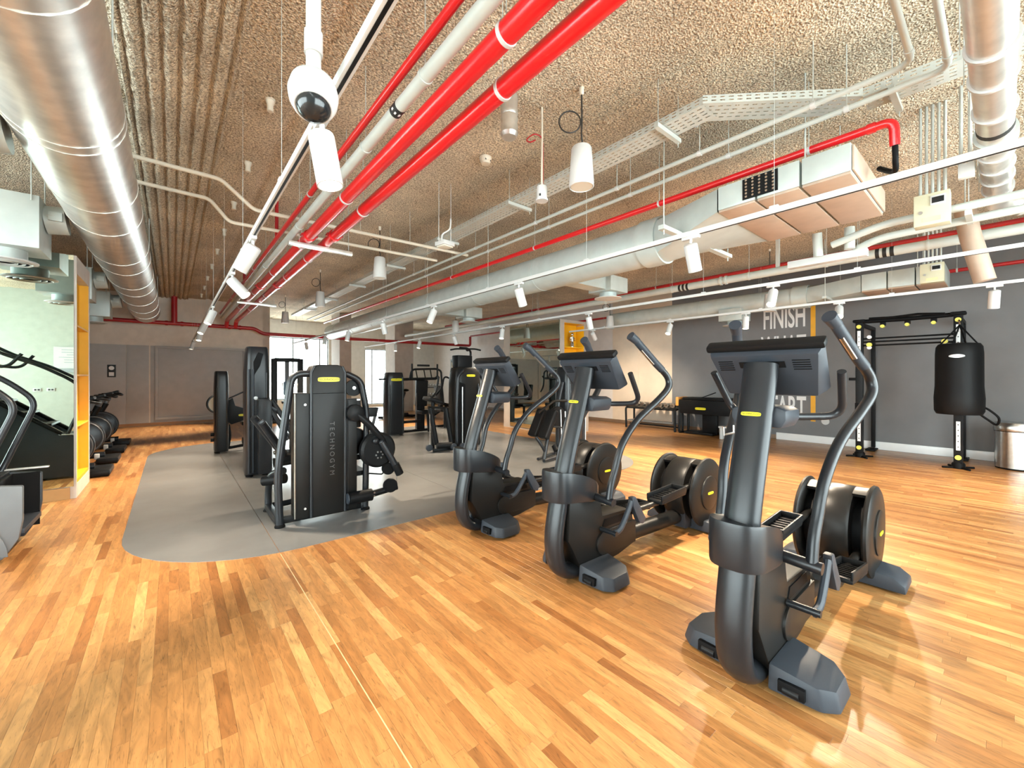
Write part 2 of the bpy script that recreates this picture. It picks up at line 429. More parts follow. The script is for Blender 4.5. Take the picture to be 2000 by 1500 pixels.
# right wall: slate wallpaper, warm panels, pale far stretch
wr = struct(BX('wall_right', (x1 + .15, (y0 + 5.81) / 2, CZ / 2), (.3, 5.81 - y0, CZ + .2), GWALL))
BX('wall_panel', (x1 + .15, (5.81 + 6.86) / 2, CZ / 2), (.3, 1.05, CZ + .2), WARMW, wr)
BX('wall_panel', (x1 + .14, (6.86 + 7.76) / 2, CZ / 2), (.3, .90, CZ + .2), WARMW, wr)
BX('wall_panel', (x1 + .15, (7.76 + y1) / 2, CZ / 2), (.3, y1 - 7.76, CZ + .2), mat('pink_white_plaster', (.66, .61, .58), .7, var=.04), wr)
bb = struct(BX('baseboard_right', (x1 - .012, (y0 + 3.3) / 2, .075), (.024, 3.3 - y0, .15), mat('bright_white_base', (.88, .88, .88), .3, var=.02), None, .004))
struct(BX('baseboard_right_far', (x1 - .012, (3.3 + y1) / 2, .05), (.024, y1 - 3.3, .10), mat('brown_base', (.2, .12, .07), .5), None, .004))
for body, zc in (('FINISH', 2.705), ('WHAT', 2.045), ('YOU', 1.385), ('START', .705)):
    text(body, WINK, wr, (x1 - .003, 2.74, zc), (R(90), 0, R(-90)), .68, .42, 'wall_lettering', .002, 'RIGHT', .012)
BX('yellow_stripe', (x1 - .003, 2.615, 1.87), (.006, .085, 2.84), mat('stripe_yellow', (.85, .42, .02), .5), wr)
d_ = MB().lathe([(.07, 0), (.07, .012), (.06, .018)], (0, 0, 0), 'x', 20).build('wall_disc', WHITE, wr); d_.location = (x1 - .018, 2.4, .47)
door = struct(thing('door_1', 'x', 'door')); del door['label']; del door['category']
BX('door_leaf', (x1 - .02, 16.7, 1.05), (.04, 1.0, 2.1), mat('door_cream', (.75, .62, .42), .5), door, .004)
for c, d in (((x1 - .03, 16.16, 1.08), (.06, .08, 2.16)), ((x1 - .03, 17.24, 1.08), (.06, .08, 2.16)), ((x1 - .03, 16.7, 2.2), (.06, 1.16, .08))): BX('door_frame', c, d, GLASSM, door)
MB().cyl((x1 - .05, 16.3, 1.05), (x1 - .05, 16.42, 1.05), .012, 10).build('door_handle', CHROME, door)
# far wall with grey panelling
fw = struct(BX('wall_far', ((x0 + 2.5) / 2, 15.75, CZ / 2), (2.5 - x0, .3, CZ + .2), BEIGE))
for a, b in ((-5.2, -3.25), (-3.25, -.98), (-.98, -.5)):
    BX('wall_panel', ((a + b) / 2, 15.592, 1.18), (b - a - .012, .025, 2.22), PANEL, fw, .003)
BX('wall_panel', (.95, 15.598, 1.18), (2.85, .02, 2.22), PANEL, fw, .003)
for c, d in (((.72, 15.565, 2.26), (2.2, .05, .07)), ((.72, 15.565, .20), (2.2, .05, .07)), ((-.345, 15.565, 1.23), (.07, .05, 1.99)), ((1.785, 15.565, 1.23), (.07, .05, 1.99))): BX('panel_moulding', c, d, PANEL, fw, .008)
struct(BX('baseboard_far', ((x0 + 2.5) / 2, 15.585, .05), (2.5 - x0, .03, .08), mat('wood_base', (.30, .13, .04), .5)))
wsd = struct(BX('wall_return', (2.4, 17.3, CZ / 2), (.2, 3.4, CZ + .2), BEIGE))
fs_ = thing('fire_call_point', 'small dark framed fire call sign on grey panelled far wall', 'sign', (-1.27, 15.575, 1.56))
BX('backing_plate', (0, 0, 0), (.17, .02, .34), INK, fs_, .004)
MB().lathe([(.055, 0), (.055, .012)], (0, -.02, .08), 'y', 20).build('white_symbol', WINK, fs_)
BX('white_panel', (0, -.013, -.085), (.10, .01, .10), WINK, fs_)
for dz in (0, -.1):
    o = thing('wall_socket', 'tiny white wall socket plate on far grey panel, ' + ('upper' if dz == 0 else 'lower') + ' of two', 'socket', (1.2, 15.58, 1.3 + dz))
    BX('plate', (0, 0, 0), (.085, .02, .085), WHITE, o, .004); BX('insert', (0, -.012, 0), (.05, .008, .05), CREAM, o)
# columns beyond
struct(BX('column_1', (4.94, 16.1, CZ / 2), (.42, 1.0, CZ), TAUPE)); struct(BX('column_2', (7.27, 16.1, CZ / 2), (.80, .95, CZ), TAUPE))

# partition blocks with mirrors and yellow niches
pl = struct(thing('wall_partition_left', 'x', 'wall')); del pl['label']; del pl['category']
BX('core', (-2.9, 7.33, 1.4), (3.9, .92, 2.8), SHELFE, pl)
BX('plinth', (-3.0, 6.855, .066), (4.2, .03, .132), mat('wood_plinth', (.42, .22, .08), .45), pl)
BX('mirror', (-2.98, 6.855, 1.47), (4.22, .02, 2.66), MIRROR, pl)
ls = thing('yellow_shelf', 'tall narrow yellow shelving niche at the end of the mirrored partition on the left', 'shelf', (-.9, 6.88, 0))
BX('side_panel', (0, -.005, 1.40), (.10, .03, 2.8), SHELFE, ls); BX('side_panel', (0, .93, 1.40), (.10, .06, 2.8), SHELFE, ls)
BX('back_panel', (-.045, .455, 1.40), (.01, .89, 2.70), YEL, ls)
for z in (2.0, 1.42, .82): BX('shelf_board', (.0, .455, z), (.09, .89, .02), YEL, ls)
BX('shelf_board', (0, .455, .18), (.09, .89, .04), YEL, ls); BX('plinth', (.0, .455, .08), (.10, .90, .16), SHELFE, ls)
BX('top_board', (0, .455, 2.70), (.10, .90, .2), SHELFE, ls)
for y in (.014, .896): BX('liner', (.001, y, 1.4), (.09, .008, 2.4), YEL, ls)
pr = struct(thing('wall_partition_right', 'x', 'wall')); del pr['label']; del pr['category']
BX('core', (7.73, 8.1, 1.4), (1.04, 1.9, 2.8), TAUPE, pr)
BX('mirror', (7.2, 7.81, 1.42), (.02, 1.88, 2.74), MIRROR, pl if False else pr)
rs = thing('yellow_shelf', 'yellow display niche with a figurine beside the mirror at the back right', 'shelf', (7.73, 6.88, 0))
BX('side_panel', (-.45, .12, 1.4), (.14, .28, 2.8), TAUPE, rs); BX('side_panel', (.44, .12, 1.4), (.16, .28, 2.8), TAUPE, rs)
BX('back_panel', (-.01, .255, 1.4), (.74, .01, 2.7), YEL, rs)
for z in (2.13, 1.52, .92, .3): BX('shelf_board', (-.01, .12, z), (.74, .26, .025), YEL, rs)
BX('top_board', (-.01, .12, 2.765), (.74, .28, .07), TAUPE, rs); BX('plinth', (-.01, .12, .14), (.74, .27, .28), TAUPE, rs)
for x in (-.376, .356): BX('liner', (x, .12, 1.5), (.008, .255, 2.4), YEL, rs)
BX('ceiling_liner', (-.01, .12, 2.725), (.74, .255, .008), YEL, rs)
fg = thing('figurine', 'small shiny metal figurine standing in the yellow niche', 'figurine', (7.76, 6.98, 2.1425))
MB().lathe([(.06, 0), (.06, .02), (.035, .025)], (0, 0, 0)).build('base', STEEL, fg)
b_ = MB(); b_.sweep(curve([(-.035, 0, .02), (-.035, 0, .10), (-.015, 0, .17)]), .024, 8); b_.sweep(curve([(.04, 0, .02), (.035, 0, .10), (.015, 0, .17)]), .024, 8)
b_.sweep([(0, 0, .15), (0, 0, .22), (0, 0, .27)], .045, 10); b_.ball((0, 0, .325), .045)
b_.sweep(curve([(-.04, 0, .255), (-.085, 0, .22), (-.06, -.02, .16)]), .015, 8); b_.sweep(curve([(.04, 0, .255), (.09, 0, .23), (.07, -.03, .17)]), .015, 8)
b_.build('figure', CHROME, fg)
# wall behind the camera: notice and sockets seen in the mirror
nb = thing('notice_board', 'white printed notice on the pale wall, seen in the left mirror', 'notice', (-1.95, y0 + .02, 1.93))
BX('sheet', (0, 0, 0), (1.1, .02, .6), WHITE, nb); BX('tray', (0, .03, -.36), (1.0, .06, .1), GLASSM, nb)
for k in range(6): BX('print_line', (-.05 * (k % 2), .0115, .22 - .07 * k), (.8 - .1 * (k % 3), .003, .018), mat('grey_print', (.35, .38, .4), .6), nb)
for k in range(2):
    o = thing('wall_socket', 'double wall socket on the pale wall seen in the mirror, ' + ('left' if k else 'right') + ' one', 'socket', (-2.55 - .25 * k, y0 + .01, 1.05))
    BX('plate', (0, 0, 0), (.15, .02, .09), WHITE, o, .004); BX('insert', (-.03, .012, 0), (.04, .008, .04), INK, o); BX('insert', (.03, .012, 0), (.04, .008, .04), INK, o)

# ================================================================ CEILING SERVICES
def rods(parent, pts, top=None, r=.003, m=None):
    for (x, y, z) in pts: MB().cyl((x, y, z), (x, y, (top or CZ + .02)), r, 6).build('hanger_rod', m or GPIPE, parent)
def ring(parent, c, axis, r, m, wd=.02, t=.006, name='pipe_clamp'):
    return MB().lathe([(r, -wd / 2), (r + t, -wd / 2), (r + t, wd / 2), (r, wd / 2)], c, axis, 24).build(name, m, parent)
# big round duct on the left
du = thing('spiral_duct', 'huge round galvanised air duct running overhead along the left side', 'duct', (-.557, 0, 3.2))
MB().cyl((0, y0 + .01, 0), (0, 15.12, 0), .307, 48).build('duct_tube', GALV, du)
for y in (-1.6, .1, .9, 1.75, 2.6, 3.9, 4.02, 5.3, 6.1, 7.6, 8.3, 9.6, 10.4, 11.7, 13.0, 14.2): ring(du, (0, y, 0), 'y', .3065, GALV, .018, .006, 'seam_ring')
for y in (.4, 3.2, 8.0, 12.5): rods(du, [(.3, y, 0)], .57, .005); rods(du, [(-.3, y, 0)], .57, .005)
# supply boxes with round diffusers along the left
def supply_box(y, where):
    o = thing('air_supply_box', 'pale grey air box with round diffuser, ' + where, 'air vent', (-1.28, y, 2.93), group='air boxes along the left duct')
    BX('plenum_box', (0, 0, 0), (.54, .54, .52), DUCTP, o, .004)
    MB().cyl((0, 0, -.26), (0, 0, -.36), .15, 24).build('neck', DUCTP, o)
    d = MB().lathe([(.15, 0), (.225, -.012), (.225, -.022), (.20, -.03), (.02, -.03)], (0, 0, -.355)).build('diffuser', WHITE, o)
    for k in range(3): MB().lathe([(.06 + .05 * k, -.032), (.078 + .05 * k, -.04), (.085 + .05 * k, -.032)], (0, 0, -.355)).build('louvre_ring', DUCTP, d)
    MB().cyl((.27, 0, .10), (.425, 0, .12), .14, 24).build('branch_duct', DUCTP, o)
    BX('damper_plate', (.36, -.155, .11), (.10, .03, .09), DUCTP, o, .004)
    MB().cyl((.30, -.16, .11), (.36, -.16, .11), .012, 8).build('damper_rod', GPIPE, o)
    rods(o, [(.22, -.28, .2), (-.22, -.28, .2), (.22, .28, .2)], CZ - 2.91, .005)
for y, wh in ((4.3, 'nearest the camera'), (6.37, 'just in front of the mirror'), (9.81, 'first beyond the mirrored partition'), (12.35, 'farthest, near the far wall')): supply_box(y, wh)

def run(name, label, cat, X, z, r, m, ya, yb, clamps=(), cm=None, rodm=None, n=20, group=None):
    o = thing(name, label, cat, (X, ya, z), group=group)
    MB().cyl((0, 0, 0), (0, yb - ya, 0), r, n).build('pipe', m, o)
    for y in clamps:
        c = ring(o, (0, y - ya, 0), 'y', r, cm or WHITE, .022, .006)
        MB().cyl((0, y - ya, r), (0, y - ya, CZ + .01 - z), .003, 6).build('hanger_rod', rodm or GPIPE, o)
    return o
ra = run('fire_main_pipe', 'thick bright red fire pipe, left one of the close pair overhead', 'pipe', 1.275, 3.1, .057, REDP, y0 + .02, 14.9, (-.6, 1.58, 4.0, 5.75, 7.6, 9.6, 11.8), WHITE)
rb = run('fire_main_pipe', 'thick bright red fire pipe, right one of the close pair overhead', 'pipe', 1.505, 3.1, .057, REDP, y0 + .02, 14.9, (-.4, 1.9, 4.2, 6.4, 7.8, 9.8, 12.0), WHITE)
for o, ys in ((ra, (1.18, 5.35, 8.9)), (rb, (.78, 5.15, 8.6))):
    for y in ys:
        ring(o, (0, y - y0, 0), 'y', .056, REDP, .07, .014, 'coupling')
        for s in (-1, 1): MB().lathe([(.012, -.03), (.016, -.03), (.016, .03), (.012, .03)], (s * .078, y - y0, 0), 'y', 10).build('coupling_bolt', REDD, o)
o = run('sprinkler_pipe', 'thin red sprinkler pipe beside the white light track', 'pipe', 1.077, 3.25, .026, REDP, y0 + .02, 14.6, (1.2, 4.5, 8.2, 11.5), GPIPE)
for y in (6.2, 9.4): MB().cyl((0, y - y0, 0), (0, y - y0, .5), .022, 10).build('riser', REDD, o)
o = run('drain_pipe', 'light grey pipe with black printed band between red pipes', 'pipe', 1.13, 3.14, .04, GPIPE, y0 + .02, 14.7, (.2, 2.15, 3.1, 5.2, 7.4, 10), GPIPE)
ring(o, (0, 2.5 - y0, 0), 'y', .0402, INK, .085, .001, 'black_band')
for k in range(4): MB().box((.041 * math.cos(R(200 + 40 * k)), 2.5 - y0, .041 * math.sin(R(200 + 40 * k))), (.004, .02, .012), rotY(-R(200 + 40 * k))).build('band_mark', WINK, o)
# strut channel holding the pipes
st = thing('strut_channel', 'galvanised strut bar under the paired red pipes', 'bracket', (1.45, 5.5, 3.015))
BX('channel', (0, 0, 0), (.75, .05, .05), GALV, st, .004); rods(st, [(-.255, 0, .02), (.33, 0, .02)], CZ - 3.0)
st = thing('strut_channel', 'farther galvanised strut bar under the red pipes near the far wall', 'bracket', (1.45, 10.6, 3.015))
BX('channel', (0, 0, 0), (.75, .05, .05), GALV, st, .004); rods(st, [(-.255, 0, .02), (.33, 0, .02)], CZ - 3.0)
# red header along the far wall
fh = thing('fire_header_pipe', 'dark red fire pipe running sideways across the far end', 'pipe', (0, 15.2, 2.93))
MB().sweep(bend([(x0 + .1, 0, 0), (2.0, 0, 0), (2.25, 0, -.15), (10.2, 0, -.15), (10.2, 0, .25)], .1), .055, 16).build('pipe', REDD, fh)
MB().cyl((.05, 0, 0), (.05, 0, .82), .07, 16).build('riser', REDD, fh)
for x in (-.12, .22): ring(fh, (x, 0, 0), 'x', .054, REDD, .06, .014, 'coupling')
for x in (1.35, 1.62): ring(fh, (x, 0, 0), 'x', .054, REDD, .06, .014, 'coupling')
MB().cyl((4.6, 0, -.15), (4.6, 0, .3), .03, 12).build('riser', REDD, fh); MB().cyl((1.505, -.3, .17), (1.505, 0, .0), .055, 14).build('branch', REDP, fh); MB().cyl((1.275, -.3, .17), (1.275, 0, .0), .055, 14).build('branch', REDP, fh)
for x in (-1.35, 3.2, 6.0, 8.6): rods(fh, [(x, 0, .0)], .82)
# perforated cable tray
ct = thing('cable_tray', 'long perforated white cable tray hung under the ceiling', 'cable tray', (0, 0, 3.4))
def tray(path, wd):
    """slotted bottom and sides along a polyline in xy"""
    mb = MB()
    for (p, q) in zip(path, path[1:]):
        p, q = Vector((*p, 0)), Vector((*q, 0)); t = (q - p).normalized(); sd = Vector((-t.y, t.x, 0)); sd = sd if sd.x > 0 else -sd
        L = (q - p).length; n = max(1, int(L / .06)); st_ = L / n
        nr = 5
        for k in range(n):
            a, b, c = k * st_, k * st_ + st_ * .45, (k + 1) * st_
            def quad(s0, s1, l0, l1): mb.add([p + t * l0 + sd * s0, p + t * l1 + sd * s0, p + t * l1 + sd * s1, p + t * l0 + sd * s1], [(0, 1, 2, 3)])
            quad(0, wd, a, b)
            for r_ in range(nr):
                s0 = r_ * wd / nr; s1 = (r_ + 1) * wd / nr; quad(s0, s0 + (s1 - s0) * .74, b, c)
            quad(wd - .012, wd, b, c)
            for s in (0, wd):
                def vq(l0, l1, z0, z1): mb.add([p + t * l0 + sd * s + Vector((0, 0, z0)), p + t * l1 + sd * s + Vector((0, 0, z0)), p + t * l1 + sd * s + Vector((0, 0, z1)), p + t * l0 + sd * s + Vector((0, 0, z1))], [(0, 1, 2, 3)])
                vq(a, b, 0, .06); vq(b, c, 0, .016); vq(b, c, .024, .040); vq(b, c, .048, .06)
    return mb
tray([(4.0, -2.9), (3.8, .65)], .22).build('tray_section', GPIPE, ct, smooth=False)
tray([(3.8, .65), (3.0, 1.42)], .22).build('tray_section', GPIPE, ct, smooth=False).location.z = .008
tray([(3.0, 1.42), (3.0, 14.9)], .22).build('tray_section', GPIPE, ct, smooth=False)
for x, y in ((3.95, -.4), (3.85, .5), (2.98, 1.75), (2.98, 3.6), (2.98, 5.2), (2.98, 7), (2.98, 9), (2.98, 11), (2.98, 13)):
    BX('support_arm', (x + .12, y, -.025), (.36, .035, .035), GPIPE, ct); rods(ct, [(x - .03, y, -.03), (x + .28, y, -.08)], .36)
# two slim white conduits with elbows
def conduit(X, ye, label, yend):
    o = thing('conduit_pipe', label, 'pipe', (0, 0, 3.3))
    MB().sweep(bend([(1.75, ye, 0), (X, ye, 0), (X, yend, 0)], .10), .019, 14).build('pipe', GPIPE, o)
    for y in (ye + .5, ye + 1.3, 2.5, 3.7, 5.0, 7.0, 9.0, 11.5): ring(o, (X, y, 0), 'y', .019, WHITE, .03, .005); rods(o, [(X, y, .018)], .46, .004)
    for s, ax in (((X - .14, ye, 0), 'x'),): ring(o, s, ax, .019, GPIPE, .04, .004, 'coupling')
    for y in (1.5, 3.0, 4.6, 6.3, 8.4): MB().ball((X - .01, y + .3, .40), .03).build('sprinkler_cap', WHITE, o)
conduit(3.45, .36, 'slim white conduit with elbow overhead, left one of two', 14.8)
conduit(3.68, .22, 'slim white conduit with elbow overhead, right one of two', 14.8)
def cross(y, pts, label):
    o = thing('cross_conduit', label, 'pipe', (0, y, 0)); MB().sweep(bend([(a, b, c) for a, b, c in pts], .06), .022, 14).build('pipe', CREAM, o)
    for x in (1.9, 2.6): rods(o, [(x, .0, 3.31)], CZ)
cross(5.4, [(-.95, 0, 3.55), (.40, 0, 3.53), (.72, .06, 3.3), (3.64, .1, 3.345)], 'beige conduit crossing under the ceiling with a dropped bend, nearer one')
cross(6.08, [(-.95, 0, 3.55), (.34, 0, 3.53), (.54, 0, 3.3), (3.41, 0, 3.345)], 'beige conduit crossing under the ceiling with a dropped bend, farther one')
# red sprinkler branch over the air handler
rp = thing('sprinkler_pipe', 'thin red sprinkler pipe with elbow above the silver air handler', 'pipe', (3.9, 0, 3.2))
MB().sweep(bend([(.04, .50, -.16), (0, .50, 0), (0, 14.5, 0)], .06), .03, 14).build('pipe', REDP, rp)
ring(rp, (.0, .62, 0), 'y', .028, REDP, .05, .008, 'coupling')
MB().sweep(curve([(.04, .50, -.15), (.06, .50, -.26), (.16, .52, -.30), (.28, .62, -.20)]), .018, 10).build('black_hose', BLACK, rp)
for y in (1.0, 2.3, 4.2, 6.4, 8.6, 11): ring(rp, (0, y, 0), 'y', .029, WHITE, .02, .004); rods(rp, [(0, y, .03)], .56)
# air handler with transition and long round duct
def air_handler(X, ya, yb, yt, yend, z, wd, ht, r, label, zc):
    o = thing('air_handler_duct', label, 'duct', (X, 0, z))
    n = 3; sg = (yb - ya) / n
    for k in range(n):
        a = ya + k * sg
        BX('casing_section', (0, a + sg / 2, ht / 2 + .01), (wd, sg - .015, ht), DUCTP, o, .006)
        BX('bottom_panel', (0, a + sg / 2, 0), (wd - .01, sg - .02, .02), DUCTU, o, .003)  # underside tan is warm bounce light put into the colour
    N = 32; mb = MB(); A = []; B = []
    for k in range(N):
        t = 2 * math.pi * k / N; cx_, sy_ = math.cos(t), math.sin(t); s = 1 / max(abs(cx_), abs(sy_))
        A.append((cx_ * s * wd / 2, yb, ht / 2 + sy_ * s * ht / 2)); B.append((cx_ * r, yt, zc - z + sy_ * r))
    mb.add(A + B, [(k, (k + 1) % N, N + (k + 1) % N, N + k) for k in range(N)]); mb.build('transition', DUCTP, o)
    MB().cyl((0, yt, zc - z), (0, yend, zc - z), r, 40).build('duct_tube', DUCTP, o)
    ring(o, (0, yt + .12, zc - z), 'y', r, DUCTP, .24, .02, 'flange')
    y = yt + 2
    while y < yend - .5: ring(o, (0, y, zc - z), 'y', r - .001, DUCTP, .02, .006, 'seam_ring'); y += 1.6
    BX('support_arm', (0, yb + .45, -.04), (wd + .3, .06, .04), GPIPE, o)
    rods(o, [(wd / 2 + .1, yb + .45, -.1), (-wd / 2 - .1, yb + .45, -.1), (-wd / 2 + .08, ya + .3, ht), (wd / 2 - .08, ya + .3, ht)], CZ - z, .006)
    return o
ah = air_handler(4.29, .69, 1.62, 2.45, 15.0, 2.85, 1.2, .20, .25, 'pale grey air handler tapering into a long round duct', 2.95)
BX('end_panel', (0, .688, .105), (1.17, .012, .18), DUCTU, ah, .003)  # sheet added over the end face; its tan paints in shade and warm bounce
pf = BX('grille_plate', (-.603, 1.28, .115), (.01, .26, .17), DARK, ah)
for a in range(5):
    for b in range(6): MB().lathe([(.009, -.008), (.009, 0)], (-.608, 1.18 + a * .05, .05 + b * .027), 'x', 8).build('grille_hole', CHROME, pf)
# outlets of the round duct
def outlet(X, y, z, label):
    o = thing('ceiling_diffuser', label, 'air vent', (X, y, z), group='round diffusers under the grey duct')
    BX('plenum_box', (0, 0, .12), (.45, .45, .24), DUCTP, o, .004); MB().cyl((0, 0, -.06), (0, 0, 0), .14, 20).build('neck', DUCTP, o)
    MB().lathe([(.14, 0), (.22, -.02), (.22, -.03), (.03, -.035)], (0, 0, -.06)).build('diffuser', WHITE, o)
outlet(5.55, 4.2, 2.78, 'round ceiling diffuser on a grey box, nearest beside the big round duct')
outlet(5.4, 8.1, 2.78, 'round ceiling diffuser on a grey box, farther one beside the round duct')
BX('branch', (-.62, 0, .12), (.8, .25, .2), DUCTP, bpy.data.objects['ceiling_diffuser']); BX('branch', (-.5, 0, .12), (.6, .25, .2), DUCTP, bpy.data.objects['ceiling_diffuser.001'])
# grey waste pipe with bands, and red one behind it
o = run('waste_pipe', 'fat light grey pipe with black bands on the right side', 'pipe', 7.05, 3.0, .06, GPIPE, -2.9, 15.0, (.6, 1.6, 2.6, 3.9, 5.4, 7.5), GPIPE)
for y in (.92, 3.6): 
    for k in range(3): ring(o, (0, y + 2.9 + k * .07, 0), 'y', .0602, INK, .04, .001, 'black_band')
for y in (2.95, 3.03): ring(o, (0, y + 2.9, 0), 'y', .06, GPIPE, .03, .012, 'collar')
BX('support_post', (.0, 2.2 + 2.9, .4), (.045, .045, .75), GPIPE, o)
run('sprinkler_pipe', 'dark red sprinkler pipe just behind the grey waste pipe', 'pipe', 7.35, 3.16, .03, REDD, -2.9, 12.5, (1.3, 4.4, 8), GPIPE)
run('sprinkler_pipe', 'dark red sprinkler pipe high beside the right slate wall', 'pipe', 9.75, 3.12, .03, REDD, -2.9, 14.5, (.5, 3.4, 7), GPIPE)
ah2 = air_handler(9.0, .55, 1.5, 2.3, 6.7, 2.78, .8, .26, .19, 'second smaller air handler and round duct beside the right wall', 2.88)
o = outlet(9.0, 3.6, 2.55, 'round diffuser hanging under the duct beside the lettered wall')
# overhead drain duct crossing to the right
vd = thing('insulated_duct', 'round insulated duct with white straps overhead at the top right', 'duct', (0, .045, 3.1))
MB().sweep(bend([(1.75, 0, 0), (6.3, 0, 0), (6.5, -.35, -.02), (6.6, -1.6, -.02)], .3, 8), .088, 28).build('duct_tube', GALV, vd)
for x in (3.2, 3.55, 4.0, 4.75, 5.05, 5.35, 5.7): ring(vd, (x, 0, 0), 'x', .089, WHITE, .022, .012, 'strap'); rods(vd, [(x, .11, 0)], .66)
for x in (4.42, 4.47, 4.52): ring(vd, (x, 0, 0), 'x', .088, GPIPE, .03, .02, 'collar')
ring(vd, (4.28, 0, 0), 'x', .0885, INK, .06, .001, 'black_band')
for k in range(5): MB().cyl((6.36 + .05 * k, -.12 - .09 * k, -.02), (6.38 + .05 * k, -.15 - .09 * k, -.02), .10, 20).build('elbow_fold', GPIPE, vd)
# control cabinets with conduits
def cabinet(X, y, z, sy, sz, label):
    o = thing('control_cabinet', label, 'control box', (X, y, z))
    BX('case', (.06, 0, 0), (.12, sy, sz), BEIGEB, o, .006); fr = BX('display_frame', (-.005, -sy * .18, sz * .24), (.012, sy * .42, sz * .3), WHITE, o, .003)
    BX('display', (-.012, -sy * .18, sz * .24), (.004, sy * .33, sz * .18), SCREEN, fr)
    MB().lathe([(.014, -.008), (.014, 0)], (0, sy * .3, -.02), 'x', 12).build('lock', STEEL, o)
    BX('warning_label', (-.002, 0, -sz * .32), (.003, sy * .5, sz * .14), mat('faded_label', (.60, .60, .34), .5), o)
    for k in range(5): MB().cyl((.06, -sy * .35 + k * sy * .17, sz / 2), (.06, -sy * .35 + k * sy * .17, CZ - z), .011, 8).build('conduit', GPIPE, o)
cabinet(5.0, .405, 2.84, .22, .27, 'beige control cabinet with small screen under the ceiling at right')
cabinet(8.2, .66, 2.86, .24, .27, 'smaller looking beige control cabinet farther back near the slate wall')
jb = thing('junction_box', 'white junction box on two conduits beside the insulated duct', 'box', (4.9, .20, 3.05))
BX('case', (0, 0, 0), (.06, .09, .11), WHITE, jb, .005)
for s in (-.02, .03): MB().cyl((0, s, .05), (0, s, .7), .012, 8).build('conduit', GPIPE, jb)
wl = thing('drain_manifold', 'white plastic drain pipes bending beside the air handler', 'pipe', (.06, 0, 2.75))
MB().sweep(bend([(5.15, -1.6, .12), (5.15, .75, .10), (5.22, 1.15, .02)], .1), .035, 14).build('pipe', GPIPE, wl); MB().sweep(bend([(5.35, -1.6, .06), (5.35, .8, .03), (5.4, 1.0, -.03)], .1), .035, 14).build('pipe', GPIPE, wl)
BX('trunking', (5.42, 1.25, -.07), (.10, .70, .08), WHITE, wl, .01); MB().cyl((5.28, 1.02, -.04), (5.28, 1.02, .18), .045, 16).build('stub', GPIPE, wl); MB().cyl((5.35, 1.3, -.04), (5.30, 1.3, .2), .045, 16).build('stub', GPIPE, wl)
rods(wl, [(5.15, .2, .1), (5.35, -.4, .05)], .98)
BX('support_arm', (5.25, .2, .03), (.35, .04, .04), GPIPE, wl)
vp = thing('vent_stub', 'short round galvanised stub with an open white end at upper right', 'duct', (6.6, .28, 2.9))
MB().sweep(bend([(0, 0, 0.30), (.02, -.03, .05), (.05, -.14, -.48)], .1), .085, 20).build('tube', DUCTU, vp); MB().lathe([(.02, 0), (.093, 0), (.093, .02), (.02, .02)], (0, 0, .30)).build('rim', WHITE, vp); MB().cyl((.0, 0, .3), (0, 0, .84), .006, 6).build('hanger_rod', GPIPE, vp)

# light tracks and spots
def track(X, ya, yb, z, label):
    o = thing('light_track', label, 'light track', (X, 0, z)); 
    BX('rail', (0, (ya + yb) / 2, .018), (.034, yb - ya, .036), WHITE, o, .003); BX('groove', (0, (ya + yb) / 2, -.0005), (.012, yb - ya - .02, .003), DARK, o)
    y = ya + .75
    while y < yb:
        MB().cyl((0, y, .03), (0, y, CZ - z), .0013, 5).build('hanger_wire', GPIPE, o); BX('hanger_clip', (0, y, .042), (.03, .05, .014), WHITE, o); y += 1.55
    return o
TZ = (2.40, 2.45, 2.45, 2.45)
track(.447, y0 + .05, 15.1, 2.40, 'white ceiling light track running beside the red pipes'); track(2.98, -2.9, 14.6, 2.45, 'white light track in front of the large grey duct')
track(5.3, -2.9, 14.6, 2.45, 'white light track third from the left, below the grey waste pipe'); track(7.25, -2.9, 6.6, 2.45, 'white light track nearest the slate wall')
SPOT0 = None
def spot(X, y, z, tilt, az, label, lit=True, power=115):
    """cylinder head turned about a pivot under the track"""
    global SPOT0
    if SPOT0 is None:
        o = thing('track_spotlight', label, 'spotlight', (X, y, z), group='white track spotlights')
        BX('adapter', (0, 0, -.012), (.034, .13, .024), WHITE, o, .003); MB().cyl((0, 0, -.02), (0, 0, -.055), .010, 10).build('stem', WHITE, o)
        h = MB().lathe([(.03, .03), (.046, .02), (.048, .01), (.048, -.18), (.043, -.18), (.040, -.165)], (0, 0, 0), 'z', 28).build('lamp_head', WHITE, o)
        MB().lathe([(.040, -.166), (.040, -.170)], (0, 0, 0), 'z', 24).build('lens', LENS, h)
        SPOT0 = o
    else:
        o = copy_tree(SPOT0); o['label'] = label; o.location = (X, y, z)
    hd = [c for c in o.children if c.name.startswith('lamp_head')][0]
    hd.location = (0, 0, -.085); hd.rotation_euler = (0, tilt, az)
    if lit:
        l = bpy.data.lights.new('spot_lamp', 'SPOT'); l.energy = power; l.color = (1, .84, .64); l.spot_size = R(84); l.spot_blend = .8; l.shadow_soft_size = .04
        lo = bpy.data.objects.new('spot_lamp', l); COL.objects.link(lo); lo.parent = hd; lo.location = (0, 0, -.19)
    return o
ords = ['nearest', 'second', 'third', 'fourth', 'fifth', 'sixth', 'seventh', 'eighth']
for k, (y, t, a) in enumerate(((1.69, -.18, -.69), (3.45, .55, -.6), (4.75, -.75, -.6), (7.2, .4, 0.4), (9.0, .5, .6), (10.6, .3, 1), (14.0, .3, 0))):
    spot(.447, y, 2.40, t, a, 'white track spotlight on the track beside the red pipes, %s along it' % ords[k])
